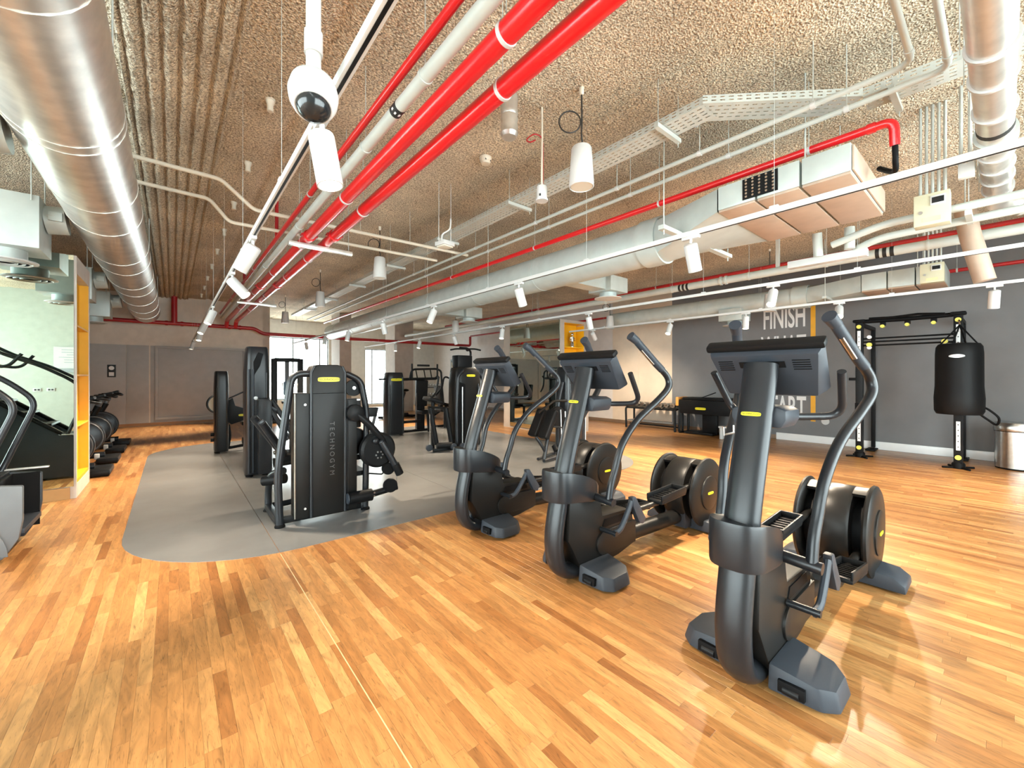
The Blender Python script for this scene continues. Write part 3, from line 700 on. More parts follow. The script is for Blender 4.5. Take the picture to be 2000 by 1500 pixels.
for k, (y, t, a) in enumerate(((1.50, -.40, 0), (3.47, -.45, .2), (5.4, .42, 0), (7.3, -.3, .3), (9.2, .2, 0), (11.0, .4, 1), (12.9, -.4, 1))):
    spot(2.98, y, 2.45, t, a, 'white track spotlight on the track below the big grey duct, %s along it' % ords[k])
for k, (y, t, a) in enumerate(((1.70, .6, .1), (4.4, -.32, 0), (6.7, .3, .5), (8.6, -.4, 0), (10.4, .3, .3), (12.0, .2, 1))):
    spot(5.3, y, 2.45, t, a, 'white track spotlight on the third track from the left, %s along it' % ords[k])
for k, (y, t, a) in enumerate(((.08, -.25, .2), (1.50, .75, .2), (2.72, .12, 0), (4.05, .5, 0), (5.9, -.9, .3))):
    spot(7.25, y, 2.45, t, a, 'white track spotlight on the track nearest the slate wall, %s along it' % ords[k], power=150)

# pendant speakers
SPK = None
def speaker(X, y, z, label, s=1.):
    global SPK
    if SPK is None:
        o = thing('pendant_speaker', label, 'speaker', (X, y, z), group='white pendant speakers')
        MB().lathe([(.03, .17), (.072, .165), (.082, .15), (.10, -.13), (.10, -.155), (.094, -.16), (.09, -.15)], (0, 0, 0), 'z', 32).build('cabinet', WHITE, o)
        MB().lathe([(.088, -.152), (.088, -.156)], (0, 0, 0)).build('grille', CREAM, o)
        MB().sweep(curve([(0, 0, .165), (.01, 0, .21), (0, 0, .26), (.004, 0, .4), (0, 0, CZ - z + .02)]), .007, 8).build('cable', CABLE, o)
        n = 24; MB().sweep([(-.095 + .088 * math.cos(2 * math.pi * i / n), 0, .37 + .088 * math.sin(2 * math.pi * i / n)) for i in range(n)], .006, 8, closed=True).build('cable_loop', CABLE, o).rotation_euler = (0, 0, -TH)
        MB().lathe([(.02, 0), (.02, -.05), (.012, -.06)], (0, 0, CZ - z - .0)).build('ceiling_plug', CREAM, o); SPK = o
    else:
        o = copy_tree(SPK); o['label'] = label; o.location = (X, y, z)
speaker(2.56, 2.2, 3.10, 'white pendant speaker hanging by a looped cable, largest and nearest')
for X, y, wh in ((2.5, 6.25, 'second along the red pipes'), (2.5, 9.6, 'third, far beyond the red pipes'), (2.5, 13.2, 'farthest near the far wall'), (8.4, 2.75, 'beside the yellow stripe on the slate wall'), (8.4, 6.3, 'beside the yellow display niche'), (5.9, 9.5, 'at the back centre')):
    speaker(X, y, 3.10 if X < 3 else 2.75, 'white pendant speaker, ' + wh)
for o in bpy.data.objects:
    if o.get('category') == 'speaker' and o.location.z < 3:
        for c in o.children:
            if c.name.startswith(('cable', 'ceiling_plug')) and not c.name.startswith('cable_loop'):
                if c.name.startswith('ceiling_plug'): c.location.z += .35
        MB().cyl((0, 0, .60), (0, 0, 1.02), .007, 8).build('cable', CABLE, o)
# small ceiling devices
sd = thing('smoke_detector', 'round cream smoke detector on the sprayed ceiling', 'detector', (2.58, 3.55, CZ - .005))
MB().lathe([(.065, 0), (.065, -.02), (.055, -.045), (.05, -.05)], (0, 0, 0)).build('base', CREAM, sd)
for k in range(4): BX('slot', (.02 * k - .03, -.035, -.04), (.012, .03, .014), INK, sd)
MB().lathe([(.05, -.05), (.045, -.07), (.01, -.074)], (0, 0, 0)).build('sensor', CREAM, sd)
de = thing('beam_detector', 'white detector can hanging from a red pole with a curled red cable', 'detector', (2.48, 2.58, 0))
MB().lathe([(.045, 2.94), (.045, 3.05), (.04, 3.06)], (0, 0, 0)).build('can', WHITE, de); MB().lathe([(.053, 2.93), (.053, 2.945)], (0, 0, 0)).build('rim', WHITE, de)
MB().cyl((0, 0, 3.06), (0, 0, CZ), .009, 8).build('pole', CREAM, de); BX('indicator', (-.04, -.02, 2.97), (.01, .012, .02), INK, de)
MB().sweep(curve([(.01, 0, 3.06), (.012, 0, 3.3), (.0, 0, 3.47), (-.06, .02, 3.50), (-.12, .03, 3.46), (-.15, .03, 3.42), (-.12, .02, 3.41), (-.06, .02, 3.45)]), .006, 6).build('red_cable', REDD, de)
fs2 = thing('duct_stub', 'short flexible silver duct stub sticking down behind the red pipes', 'duct', (2.17, 2.65, 0))
m_ = MB(); m_.lathe([(.07, CZ), (.07, 3.62), (.075, 3.60), (.066, 3.58), (.075, 3.55), (.066, 3.52), (.075, 3.49), (.066, 3.46), (.075, 3.43), (.06, 3.40)], (0, 0, 0), 'z', 24); m_.build('flex_tube', GALV, fs2)
for k in range(9):
    o = thing('ceiling_plug', 'small white ceiling plug in the row beside the light track, %s from the camera' % (ords + ['ninth'])[k], 'ceiling plug', (.64, 3.98 + 1.32 * k, CZ), group='white plugs in the ceiling')
    MB().lathe([(.034, .0), (.034, -.02), (.024, -.05), (.026, -.10), (.02, -.105)], (0, 0, 0), 'z', 14).build('plug_body', CREAM, o); MB().lathe([(.040, .0), (.040, -.012)], (0, 0, 0), 'z', 14).build('rose', CREAM, o)
el = thing('emergency_light', 'flat white emergency light panel hung on two thin rods', 'light fixture', (2.55, 4.35, 2.98))
BX('housing', (0, 0, .03), (.17, .17, .05), WHITE, el, .006, rotZ(.2)); BX('diffuser', (0, 0, -.003), (.14, .14, .015), CREAM, el, .004, rotZ(.2))
rods(el, [(-.06, .04, .05), (.06, -.04, .05)], CZ - 2.97, .004, WHITE); MB().sweep(curve([(-.03, .02, .06), (-.02, .02, .15), (.05, -.03, .22), (.06, -.04, .34)]), .010, 8).build('cable', WHITE, el)
# dome camera on a pole
dc = thing('security_camera', 'white dome security camera on a pole from the ceiling, closest overhead', 'camera', (.345, 1.40, 2.28))
MB().cyl((0, 0, .07), (0, 0, CZ - 2.27), .022, 20).build('pole', GPIPE, dc); MB().cyl((0, 0, .14), (0, 0, .21), .027, 20).build('pole_collar', WHITE, dc)
sh = MB().lathe([(.02, .085), (.05, .075), (.068, .055), (.074, .02), (.070, -.01), (.062, -.03), (.05, -.034)], (0, 0, 0), 'z', 36).build('housing', WHITE, dc); sh.rotation_euler = (R(-22), R(6), 0)
db = MB().ball((0, 0, -.024), .054, 24, (1, 1, 1)).build('dome', SCREEN, sh)
MB().lathe([(.054, -.028), (.060, -.034), (.054, -.040)], (0, 0, 0), 'z', 32).build('dome_ring', WHITE, sh)

# ================================================================ EQUIPMENT
def elliptical(X, Y, label, phase):
    """x runs to the rear of the machine, y across it"""
    o = thing('elliptical_trainer', label, 'elliptical', (X, Y, .004), group='row of elliptical trainers')
    col = curve([(.26, 0, .055), (.15, 0, .06), (.055, 0, .12), (.018, 0, .24), (.03, 0, .42), (.13, 0, .82), (.235, 0, 1.14), (.31, 0, 1.37), (.335, 0, 1.455)], 6)
    MB().sweep(col, .049, 24, side=(0, 1, 0), oval=1.55).build('column', CHAR, o)
    badge(o, (.212, 0, 1.222), (R(72), 0, R(-90)), .085)
    # collar around the column
    N = 28; rings = []
    for (za, zb, k) in ((.55, .50, .97), (.565, .51, 1.0), (.735, .60, 1.0), (.75, .615, .97)):
        g = []
        for j in range(N):
            a = 2 * math.pi * j / N; cx_, sy_ = math.cos(a), math.sin(a)
            x = .075 + (.115 if cx_ < 0 else .36) * math.copysign(abs(cx_) ** (.8 if cx_ > 0 else 1), cx_) * k; y = .118 * math.copysign(abs(sy_) ** .75, sy_) * k
            f = min(1, max(0, (x + .03) / .46)); g.append((x, y, za + (zb - za) * f * f + .02 * (1 - f)))
        rings.append(g)
    mb = MB(); mb.add([p for g in rings for p in g], [(i * N + j, i * N + (j + 1) % N, (i + 1) * N + (j + 1) % N, (i + 1) * N + j) for i in range(3) for j in range(N)] + [tuple(reversed(range(N))), tuple(range(3 * N, 4 * N))])
    mb.build('collar', CHAR, o)
    MB().prism([(.085, .56), (.40, .53), (.43, .40), (.74, .385), (.80, .34), (.82, .11), (.62, .07), (.30, .05), (.215, .06), (.07, .30)], 'xz', -.085, .085).build('body_shell', BROWN, o, .012)
    pill = [(.44 + .085 * math.cos(R(a)), .205 + .085 * math.sin(R(a))) for a in range(90, 271, 15)] + [(.82, .12), (.82, .29)]
    MB().prism(pill, 'xz', -.098, .098).build('side_cover', BROWN, o, .006)
    MB().prism([(.42, .315), (.72, .315), (.70, .37), (.45, .37)], 'xz', -.09, .09).build('link_slot', BLACK, o)
    for s in (-1, 1):
        f = MB(); po = [(.16, .085), (.18, .28), (.23, .335), (.40, .335), (.47, .28), (.49, .085)]
        lo = [(p[0], s * p[1], .012) for p in po]; hi = [(p[0] + (.012 if p[0] < .3 else -.012), s * (p[1] - (.02 if p[1] > .2 else 0)), .125 - .13 * max(0, p[1] - .085)) for p in po]
        f.add(lo + hi, [tuple(range(6)), tuple(range(6, 12))] + [(i, (i + 1) % 6, 6 + (i + 1) % 6, 6 + i) for i in range(6)])
        ft = f.build('front_foot', SLATE, o, .014)
        BX('wheel_recess', (.168, s * .175, .055), (.022, .10, .05), BLACK, ft, .004); MB().lathe([(.02, -.03), (.02, .03)], (.168, s * .175, .045), 'y', 12).build('transport_wheel', DARK, ft)
        MB().cyl((.42, s * .27, 0), (.42, s * .27, .015), .02, 10).build('levelling_pad', BLACK, ft)
    MB().cyl((.78, 0, .15), (1.62, 0, .12), .062, 18).build('main_beam', BROWN, o)
    # drum at the rear
    MB().lathe([(.20, -.105), (.27, -.10), (.285, -.08), (.285, .08), (.27, .10), (.20, .105)], (1.8, 0, .345), 'y', 40).build('drum', BROWN, o)
    MB().prism([(1.56, .40), (1.60, .03), (2.0, .03), (2.04, .40)], 'xz', -.098, .098).build('drum_skirt', SLATE, o, .01)
    for s in (-1, 1):
        d = MB().lathe([(.23, s * .165), (.295, s * .17), (.308, s * .182), (.304, s * .198), (.285, s * .208), (.15, s * .214)], (1.8, 0, .345), 'y', 44).build('drum_disc', BROWN, o)
        MB().lathe([(.152, s * .212), (.150, s * .222), (.14, s * .226)], (1.8, 0, .345), 'y', 36).build('hub_cap', BROWN, d)
        b = badge(d, (1.8, s * .2265, .345), (R(90), 0, 0 if s < 0 else R(180)), .10, False)
        MB().lathe([(.19, s * .10), (.19, s * .168)], (1.8, 0, .345), 'y', 24).build('crank', BLACK, d)
        an = [R(q) for q in range(-70, 116, 8)]
        rg_ = [[(1.8 + rr_ * math.cos(q), s * yy, .345 + rr_ * math.sin(q)) for rr_, yy in ((.284, .095), (.284, .172), (.262, .172), (.262, .095))] for q in an]
        mb = MB(); mb.add([v for g in rg_ for v in g], [(a * 4 + k, a * 4 + (k + 1) % 4, a * 4 + 4 + (k + 1) % 4, a * 4 + 4 + k) for a in range(len(an) - 1) for k in range(4)] + [(0, 1, 2, 3), tuple((len(an) - 1) * 4 + k for k in range(4))]); mb.build('disc_shell', BROWN, d)
    f = MB().prism([(-.36, .01), (-.355, .06), (-.30, .10), (-.2, .11), (.2, .11), (.30, .10), (.355, .06), (.36, .01)], 'yz', 1.70, 1.96).build('rear_foot', SLATE, o, .014)
    # pedals and links
    for s in (-1, 1):
        ph = phase if s < 0 else -phase
        zp = .335 + .085 * ph; zc = .345 + .10 * ph
        MB().sweep([(.62, s * .16, .40), (1.05, s * .15, zp - .03), (1.78, s * .135, zc)], .022, 10, side=(0, 1, 0), oval=1.1).build('pedal_arm', BROWN, o)
        sl = math.atan2(zc - .40, 1.1)
        pd = BX('pedal', (1.16, s * .165, zp), (.38, .135, .03), DARK, o, .012, rotY(-sl))
        for q in (-.062, .062): BX('pedal_rim', (1.16, s * .165 + q, zp + .03), (.38, .014, .05), DARK, pd, .006, rotY(-sl))
        BX('pedal_rim', (1.345, s * .165, zp + .03 + .19 * math.tan(sl)), (.016, .13, .05), DARK, pd, .006, rotY(-sl))
        for k in range(7): BX('tread_rib', (1.02 + k * .045, s * .165, zp + .018 + (-.14 + k * .045) * math.tan(sl)), (.012, .11, .006), BLACK, pd, 0, rotY(-sl))
        MB().sweep(curve([(.40, s * .20, .31), (.47, s * .205, .33), (.55, s * .205, .42), (.60, s * .205, .50)]), .022, 10, side=(0, 1, 0), oval=.8).build('swing_link', SLATE, o)
        MB().prism([(.585, .53), (.63, .53), (.76, .35), (.73, .31), (.68, .33), (.60, .46)], 'xz', s * .185, s * .225).build('link_bracket', SLATE, o, .008)
        MB().cyl((.40, s * .09, .315), (.40, s * .225, .315), .017, 12).build('link_pin', CHAR, o)
        MB().cyl((.34, s * .09, .555), (.34, s * .245, .545), .027, 16).build('pivot_axle', CHAR, o)
        arm = curve([(.34, s * .205, .56), (.365, s * .205, .66), (.40, s * .21, .75), (.46, s * .225, .92), (.60, s * .25, 1.08), (.80, s * .295, 1.22), (.90, s * .32, 1.31), (.91, s * .315, 1.385), (.845, s * .297, 1.455)], 6)
        ar = MB().sweep(arm, .0245, 16).build('handle_arm', CHAR, o)
        MB().sweep([(.852, s * .299, 1.448), (.80, s * .28, 1.495), (.65, s * .235, 1.635), (.62, s * .225, 1.665)], .027, 16).build('grip', SLATE, ar)
        MB().sweep([(.635, s * .23, 1.652), (.575, s * .215, 1.69)], .028, 14, r1=.033).build('grip_cap', SLATE, ar)
        dv = Vector((.65 - .80, s * (.235 - .28), .14)).normalized(); up = Vector((-.6, 0, -.72)).normalized()
        c_ = Vector((.735, s * .26, 1.556)) + up * .023
        MB().sweep([c_ - dv * .075, c_ + dv * .075], .008, 8, side=(0, 1, 0), oval=1.5).build('sensor_strip', STEEL, ar)
        hb = MB().sweep(bend([(.40, s * .05, 1.205), (.50, s * .11, 1.20), (.64, s * .255, 1.205), (.47, s * .285, 1.42)], .09, 6), .018, 14).build('fixed_handle', CHAR, o)
    MB().prism([(-.10, 0), (-.12, .04), (-.12, .085), (-.08, .10), (.08, .10), (.12, .085), (.12, .04), (.10, 0)], 'yz', .24, .44).build('handle_housing', SLATE, o, .016).location = (.05, 0, 1.155)
    MB().sweep([(.30, .16, 1.14), (.30, .16, 1.10), (.42, .16, 1.10), (.42, .16, 1.14)], .005, 6).build('bottle_loop', STEEL, o)
    # console: thin slab leaning back towards the user
    t = rotY(R(-38)); c = Vector((.40, 0, 1.42))
    def slab(d, off): return c + t @ Vector(off)
    cs = MB(); wd, ht = .255, .135
    back = [(-.02, -wd * .78, -ht), (-.02, wd * .78, -ht), (-.02, wd * .93, ht * .86), (-.02, -wd * .93, ht * .86)]
    front = [(.045, -wd * .94, -ht), (.045, wd * .94, -ht), (.045, wd * 1.0, ht), (.045, -wd * 1.0, ht)]
    cs.add([c + t @ Vector(p) for p in back + front], [(0, 1, 2, 3), (7, 6, 5, 4)] + [(i, (i + 1) % 4, 4 + (i + 1) % 4, 4 + i) for i in range(4)])
    co = cs.build('console', SLATE, o, .014)
    MB().box(c + t @ Vector((.034, 0, ht + .004)), (.06, wd * 2.03, .035), t).build('console_lip', DARK, co, .012)
    MB().box(c + t @ Vector((.049, 0, 0)), (.006, wd * 1.7, ht * 1.75), t).build('screen', SCREEN, co)
    MB().box(c + t @ Vector((-.021, 0, ht * .45)), (.006, .20, .035), t).build('vent_panel', DARK, co)
    for s in (-1, 1):
        for k in range(5): MB().box(c + t @ Vector((-.021, s * .165, ht * .62 - k * .013)), (.004, .07, .004), t).build('vent_slot', DARK, co)
    return o
elliptical(1.87, .76, 'black elliptical trainer nearest the camera, large at the right', -1)
elliptical(1.95, 1.93, 'black elliptical trainer in the middle of the row of three', 1)
elliptical(1.95, 3.07, 'black elliptical trainer farthest back in the row, beside the grey mat', 1)

def shroud(o, x, y, wd, dp, h, m=CHAR, logo=True, side=-1, taper=.88, lw=None):
    """tall rounded weight stack cover, front faces -y"""
    N = 28; rings = []
    for z, k in ((.03, .97), (.05, 1.0), (h * .8, 1.0), (h * .93, taper + .06), (h * .985, taper), (h, taper - .08)):
        g = []
        for j in range(N):
            a = 2 * math.pi * j / N; c, s = math.cos(a), math.sin(a)
            g.append((x + wd / 2 * k * math.copysign(abs(c) ** .45, c), y + dp / 2 * k * math.copysign(abs(s) ** .45, s), z))
        rings.append(g)
    mb = MB(); K = len(rings)
    mb.add([p for g in rings for p in g], [(i * N + j, i * N + (j + 1) % N, (i + 1) * N + (j + 1) % N, (i + 1) * N + j) for i in range(K - 1) for j in range(N)] + [tuple(reversed(range(N))), tuple(range((K - 1) * N, K * N))])
    s_ = mb.build('weight_stack_shroud', m, o)
    for q in (-1, 1): MB().sweep([(x + q * wd * .34, y - dp * .485, .06), (x + q * wd * .34, y - dp * .485, h * .80)], .010, 8).build('shroud_rib', CHAR, s_)
    if logo: badge(s_, (x, y - dp * .47, h * .885), (R(86), 0, 0), lw or wd * .62)
    return s_
def pads(o, seat=None, back=None, m=VINYL):
    if seat: MB().box(seat[0], seat[1], rotX(seat[2]) @ rotY(seat[3])).build('seat', m, o, .03, seg=3)
    if back: MB().box(back[0], back[1], rotX(back[2]) @ rotY(back[3])).build('backrest', m, o, .03, seg=3)
def tube(o, name, pts, r=.03, m=CHAR, rad=.12, n=14): return MB().sweep(bend(pts, rad, 6), r, n).build(name, m, o)
def foot(o, x, y): MB().lathe([(.045, 0), (.045, .015), (.032, .03)], (x, y, 0)).build('foot', BLACK, o)

# --- the large strength machine in front
m1 = thing('leg_curl_machine', 'large black strength machine with tall shroud and yellow badge, front of the grey mat', 'gym machine', (.77, 4.3, .004))
tube(m1, 'frame_hoop', [(0, 0, 0), (-.02, 0, .5), (.05, 0, 1.05), (.10, 0, 1.42), (.30, 0, 1.43)], .034, CHAR, .16, 18)
tube(m1, 'frame_hoop', [(.80, .02, 0), (.81, .02, .6), (.815, .02, 1.05), (.75, .02, 1.36), (.60, .02, 1.43)], .032, CHAR, .16, 18)
tube(m1, 'rear_hoop', [(0, .60, 0), (0, .60, .22), (.0, .5, .40), (.10, .35, .45)], .034, CHAR, .12, 16)
BX('base_rail', (.40, .04, .05), (.86, .06, .06), DARK, m1, .006); BX('base_rail', (.0, .30, .05), (.06, .60, .06), CHAR, m1, .006); BX('base_rail', (.78, .30, .05), (.06, .6, .06), CHAR, m1, .006)
for x, y in ((0, 0), (.80, .02), (0, .60), (.78, .60)): foot(m1, x, y)
sp = MB(); sp.prism([(.255, .04), (.255, 1.46), (.275, 1.50), (.33, 1.515), (.50, 1.515), (.555, 1.50), (.575, 1.46), (.575, .04)], 'xz', -.055, .14)
s1 = sp.build('weight_stack_shroud', BROWN, m1, .012); 
for x in (.258, .572): MB().sweep([(x, -.05, .05), (x, -.05, 1.44), (x + (.03 if x < .4 else -.03), -.05, 1.50)], .014, 10).build('shroud_edge', CHAR, s1)
BX('shroud_joint', (.415, -.057, 1.235), (.31, .004, .006), BLACK, s1)
BX('side_cover', (.185, .04, .645), (.14, .16, 1.19), BROWN, m1, .01); BX('side_cover', (.635, .04, .61), (.12, .16, 1.12), BROWN, m1, .01)
MB().sweep([(.118, -.04, .06), (.118, -.04, 1.235)], .009, 8).build('cover_edge', STEEL, m1); MB().sweep([(.60, -.045, .06), (.60, -.045, 1.16)], .006, 8).build('cover_edge', CHAR, m1)
for z in (.14, 1.13): MB().lathe([(.011, -.006), (.011, 0)], (.205, -.042, z), 'y', 10).build('cover_screw', STEEL, m1)
badge(s1, (.415, -.057, 1.37), (R(90), 0, 0), .205)
text('T E C H N O G Y M', mat('embossed_grey', (.06, .058, .056), .35), s1, (.445, -.056, .69), (R(90), R(90), 0), .062, 1.0, 'embossed_lettering', .002)
MB().lathe([(.085, -.02), (.085, .02), (.05, .03)], (.69, .06, 1.28), 'y', 28).build('pulley', DARK, m1); MB().lathe([(.018, -.03), (.018, 0)], (.69, .06, 1.28), 'y', 12).build('pulley_bolt', STEEL, m1)
BX('decal', (.69, -.03, 1.16), (.08, .004, .018), WINK, m1); BX('cover_plate', (.68, .06, 1.02), (.14, .12, .30), BROWN, m1, .01)
# working arm on the right
MB().lathe([(.07, -.10), (.085, -.09), (.085, .02), (.06, .05)], (.66, -.02, 1.03), 'y', 28).build('arm_hub', DARK, m1)
MB().sweep(curve([(.66, -.08, 1.03), (.78, -.1, .92), (.90, -.1, .78), (.96, -.08, .70)]), .036, 14).build('working_arm', DARK, m1)
dd = MB().lathe([(.05, -.045), (.16, -.05), (.185, -.03), (.185, .03), (.16, .05)], (.90, -.06, .63), 'y', 36).build('cam_wheel', DARK, m1)
dd2 = MB().lathe([(.05, -.02), (.14, -.02), (.15, 0), (.14, .03)], (.70, .10, .72), 'y', 30).build('cam_wheel', DARK, m1)
for (x, z) in ((.86, .73), (.92, .71)): MB().ball((x, -.125, z), .034, 14, (1, .8, 1)).build('end_cap', CHAR, m1)
MB().sweep([(.92, -.13, .71), (1.02, -.16, .52), (1.08, -.17, .40)], .034, 14).build('lever_arm', CHAR, m1)
MB().sweep([(1.05, -.17, .47), (1.10, -.175, .36)], .042, 14).build('lever_end', DARK, m1)
MB().lathe([(.06, -.03), (.065, 0), (.06, .03)], (1.00, -.10, .42), 'y', 22).build('small_pulley', DARK, m1)
for k in range(6): MB().lathe([(.009, -.006), (.009, 0)], (.90 + .035 * math.cos(k * 1.05), -.112, .58 + .035 * math.sin(k * 1.05)), 'y', 8).build('cam_bolt', STEEL, m1)
MB().sweep([(.80, -.05, .39), (.93, -.10, .37), (1.02, -.12, .45)], .008, 8).build('guard_wire', DARK, m1)
MB().sweep([(.60, -.08, .17), (.83, -.08, .17)], .062, 18).build('ankle_roller', VINYL, m1); MB().lathe([(.05, -.012), (.055, 0), (.04, .006)], (.592, -.08, .17), 'x', 18).build('roller_cap', SLATE, m1)
MB().sweep([(.80, -.08, .17), (1.10, -.10, .21)], .034, 14).build('foot_arm', DARK, m1); MB().lathe([(.07, -.03), (.075, 0), (.07, .03)], (1.02, -.11, .24), 'y', 24).build('lower_pulley', DARK, m1)
for k in (0, .035): MB().lathe([(.009, -.006), (.009, 0)], (.845, -.118, .16 + k), 'y', 8).build('cam_bolt', STEEL, m1)
MB().cyl((1.085, -.13, .37), (1.085, -.13, .24), .003, 6).build('steel_cable', STEEL, m1)
BX('adjust_plate', (.87, .02, 1.02), (.11, .03, .10), DARK, m1, .012); MB().sweep([(.90, .15, .75), (1.0, .2, 1.05)], .016, 10).build('adjust_lever', CHAR, m1)
for z in (.38, .55): BX('cross_member', (.74, .2, z), (.18, .3, .05), DARK, m1)
pads(m1, ((.30, .62, .55), (.42, .34, .09), 0, 0), ((.42, .78, .82), (.36, .09, .5), .15, 0)); tube(m1, 'seat_frame', [(.3, .62, .5), (.3, .62, .05), (.0, .6, .05)], .03)
MB().sweep([(-.10, .30, .95), (.12, .45, .60)], .035, 12).build('leg_bar', CHAR, m1); MB().sweep([(-.16, .38, 1.00), (.1, .52, .62)], .035, 12).build('leg_bar', CHAR, m1)
BX('bar_clamp', (-.08, .36, .92), (.12, .12, .06), CHAR, m1, .01, rotY(.9)); MB().sweep([(-.05, .55, .33), (.12, .4, .36)], .05, 14).build('pad_roller', VINYL, m1)

# --- tall column machine behind it
m2 = thing('cable_column_machine', 'tallest slim dark column machine with sloping arms left of the front machine', 'gym machine', (.93, 6.85, .004))
shroud(m2, 0, 0, .30, .34, 1.82, CHAR, False)
MB().prism([(-.02, .05), (.15, .05), (.15, 1.05), (.10, 1.10), (-.02, 1.10)], 'xz', -.32, -.16).build('lower_shroud', CHAR, m2, .03)
for x in (-.11, -.06): MB().sweep([(x, -.172, .06), (x, -.172, 1.5)], .012, 8).build('guide_rail', SLATE, m2)
MB().prism([(-.05, 1.42), (.02, 1.55), (.06, 1.72), (.0, 1.74), (-.06, 1.6)], 'xz', -.18, -.165).build('recess', BLACK, m2)
MB().lathe([(.025, -.02), (.03, 0), (.02, .02)], (-.035, -.18, 1.10), 'y', 14).build('adjust_knob', STEEL, m2)
for q in (0, .09): MB().sweep([(.06 + q, -.26, 1.06), (.24 + q, -.30, .74), (.34 + q, -.32, .50)], .034, 12).build('sloping_arm', CHAR, m2)
BX('arm_bracket', (.14, -.27, .96), (.16, .08, .05), CHAR, m2, .01, rotY(.6)); BX('arm_bracket', (.32, -.31, .58), (.14, .08, .05), CHAR, m2, .01, rotY(.6))
MB().sweep([(.16, -.30, .19), (.42, -.32, .21)], .065, 16).build('pad_roller', VINYL, m2); MB().sweep([(.2, -.1, .3), (.5, -.1, .3)], .03, 10).build('cross_bar', STEEL, m2)
for x in (-.1, .1): foot(m2, x, -.1)
# --- round weight machine at far left of the mat
m3 = thing('plate_wheel_machine', 'small dark machine with slim shroud and ringed round wheel near far wall', 'gym machine', (.70, 9.3, .004))
shroud(m3, 0, 0, .22, .36, 1.5, CHAR, False); foot(m3, -.06, 0)
wl_ = MB().lathe([(.02, -.03), (.17, -.03), (.19, 0), (.17, .03), (.02, .03)], (-.02, .3, .88), 'y', 36).build('wheel', CHAR, m3); MB().lathe([(.145, -.034), (.155, -.036), (.155, -.03), (.145, -.03)], (-.02, .3, .88), 'y', 36).build('wheel_ring', CREAM, wl_)
MB().prism([(.11, .55), (.11, .95), (.18, 1.0), (.22, .85), (.50, .74), (.50, .62), (.16, .50)], 'xz', -.02, .06).build('side_plate', DARK, m3, .01); badge(m3, (.36, -.024, .67), (R(90), 0, 0), .18)
MB().sweep([(.10, .02, .98), (.42, .02, 1.14)], .014, 10).build('lever', CHAR, m3); MB().sweep([(.08, .02, .06), (.42, .02, .10)], .03, 10).build('base_tube', DARK, m3)
MB().sweep(curve([(.12, .02, .10), (.14, .02, .3), (.12, .02, .5)]), .02, 10).build('strut', DARK, m3); BX('foot_plate', (.36, .02, .18), (.06, .14, .12), DARK, m3, .01)
for z in (.24, .34): MB().sweep([(-.16, -.05, z), (-.08, -.05, z)], .03, 10).build('ankle_roller', VINYL, m3)
pads(m3, ((.50, .2, .50), (.34, .32, .08), 0, 0), ((.72, .2, .75), (.08, .32, .5), 0, .2)); tube(m3, 'seat_post', [(.5, .2, .46), (.5, .2, 0)], .04)
# --- chest press machine at the back centre
m4 = thing('chest_press_machine', 'black chest press machine with wide overhead handles at back centre', 'gym machine', (4.10, 9.4, .004))
shroud(m4, 0, 0, .44, .36, 1.5, CHAR); foot(m4, .2, .05); foot(m4, -.15, .05)
tube(m4, 'press_frame', [(.24, 0, 1.33), (.42, 0, 1.34), (1.15, .0, 1.35), (1.2, 0, 1.42)], .035, DARK); tube(m4, 'press_arm', [(.40, -.05, 1.35), (.42, -.1, 1.58), (1.1, -.1, 1.60), (1.24, -.1, 1.55), (1.27, -.1, 1.1), (1.2, .1, .92)], .026, DARK, .15)
for x in (.42, 1.12): MB().sweep([(x, -.12, 1.36), (x, -.12, 1.72)], .022, 10).build('grip', VINYL, m4)
for x in (.6, .82, 1.0): MB().sweep([(x, -.05, 1.36), (x - .06, -.08, 1.58)], .014, 8).build('brace', DARK, m4)
BX('instruction_panel', (.75, -.08, 1.68), (.34, .03, .05), DARK, m4, .01); BX('support_column', (.72, .05, .70), (.20, .14, 1.25), DARK, m4, .02)
pads(m4, ((.82, -.10, .52), (.42, .40, .10), 0, 0), ((.74, .0, .98), (.30, .10, .66), .1, 0)); tube(m4, 'base_tube', [(.2, 0, .06), (.95, 0, .06)], .035, DARK)
MB().sweep([(.90, -.1, .02), (.86, -.1, .5)], .04, 12).build('seat_post', DARK, m4); BX('base_bar', (.4, -.1, .30), (.5, .06, .06), DARK, m4); MB().cyl((.55, -.1, .1), (.55, -.1, 1.0), .006, 6).build('steel_cable', STEEL, m4)
MB().sweep([(-.36, 0, 1.34), (-.2, 0, 1.34)], .022, 10).build('side_peg', DARK, m4)
# --- lat machine with pulleys
m5 = thing('lat_pulldown_machine', 'black lat pulldown machine with raised bar behind the farthest elliptical', 'gym machine', (4.50, 6.85, .004))
shroud(m5, 0, .05, .62, .36, 1.58, BROWN, False); badge(m5, (.02, -.14, 1.42), (R(86), 0, 0), .20)
tube(m5, 'frame_hoop', [(-.30, -.14, 0), (-.31, -.14, .8), (-.28, -.14, 1.42), (-.16, -.14, 1.52)], .035, CHAR, .14); tube(m5, 'frame_hoop', [(.38, -.05, 0), (.40, -.05, .8), (.36, -.05, 1.40), (.2, -.05, 1.5)], .035, CHAR, .14)
MB().sweep([(-.19, -.16, .05), (-.19, -.16, 1.2)], .012, 8).build('shroud_edge', STEEL, m5); MB().prism([(-.28, .08), (-.12, .08), (-.12, 1.25), (-.26, 1.3)], 'xz', -.155, -.12).build('side_cover', BLACK, m5)
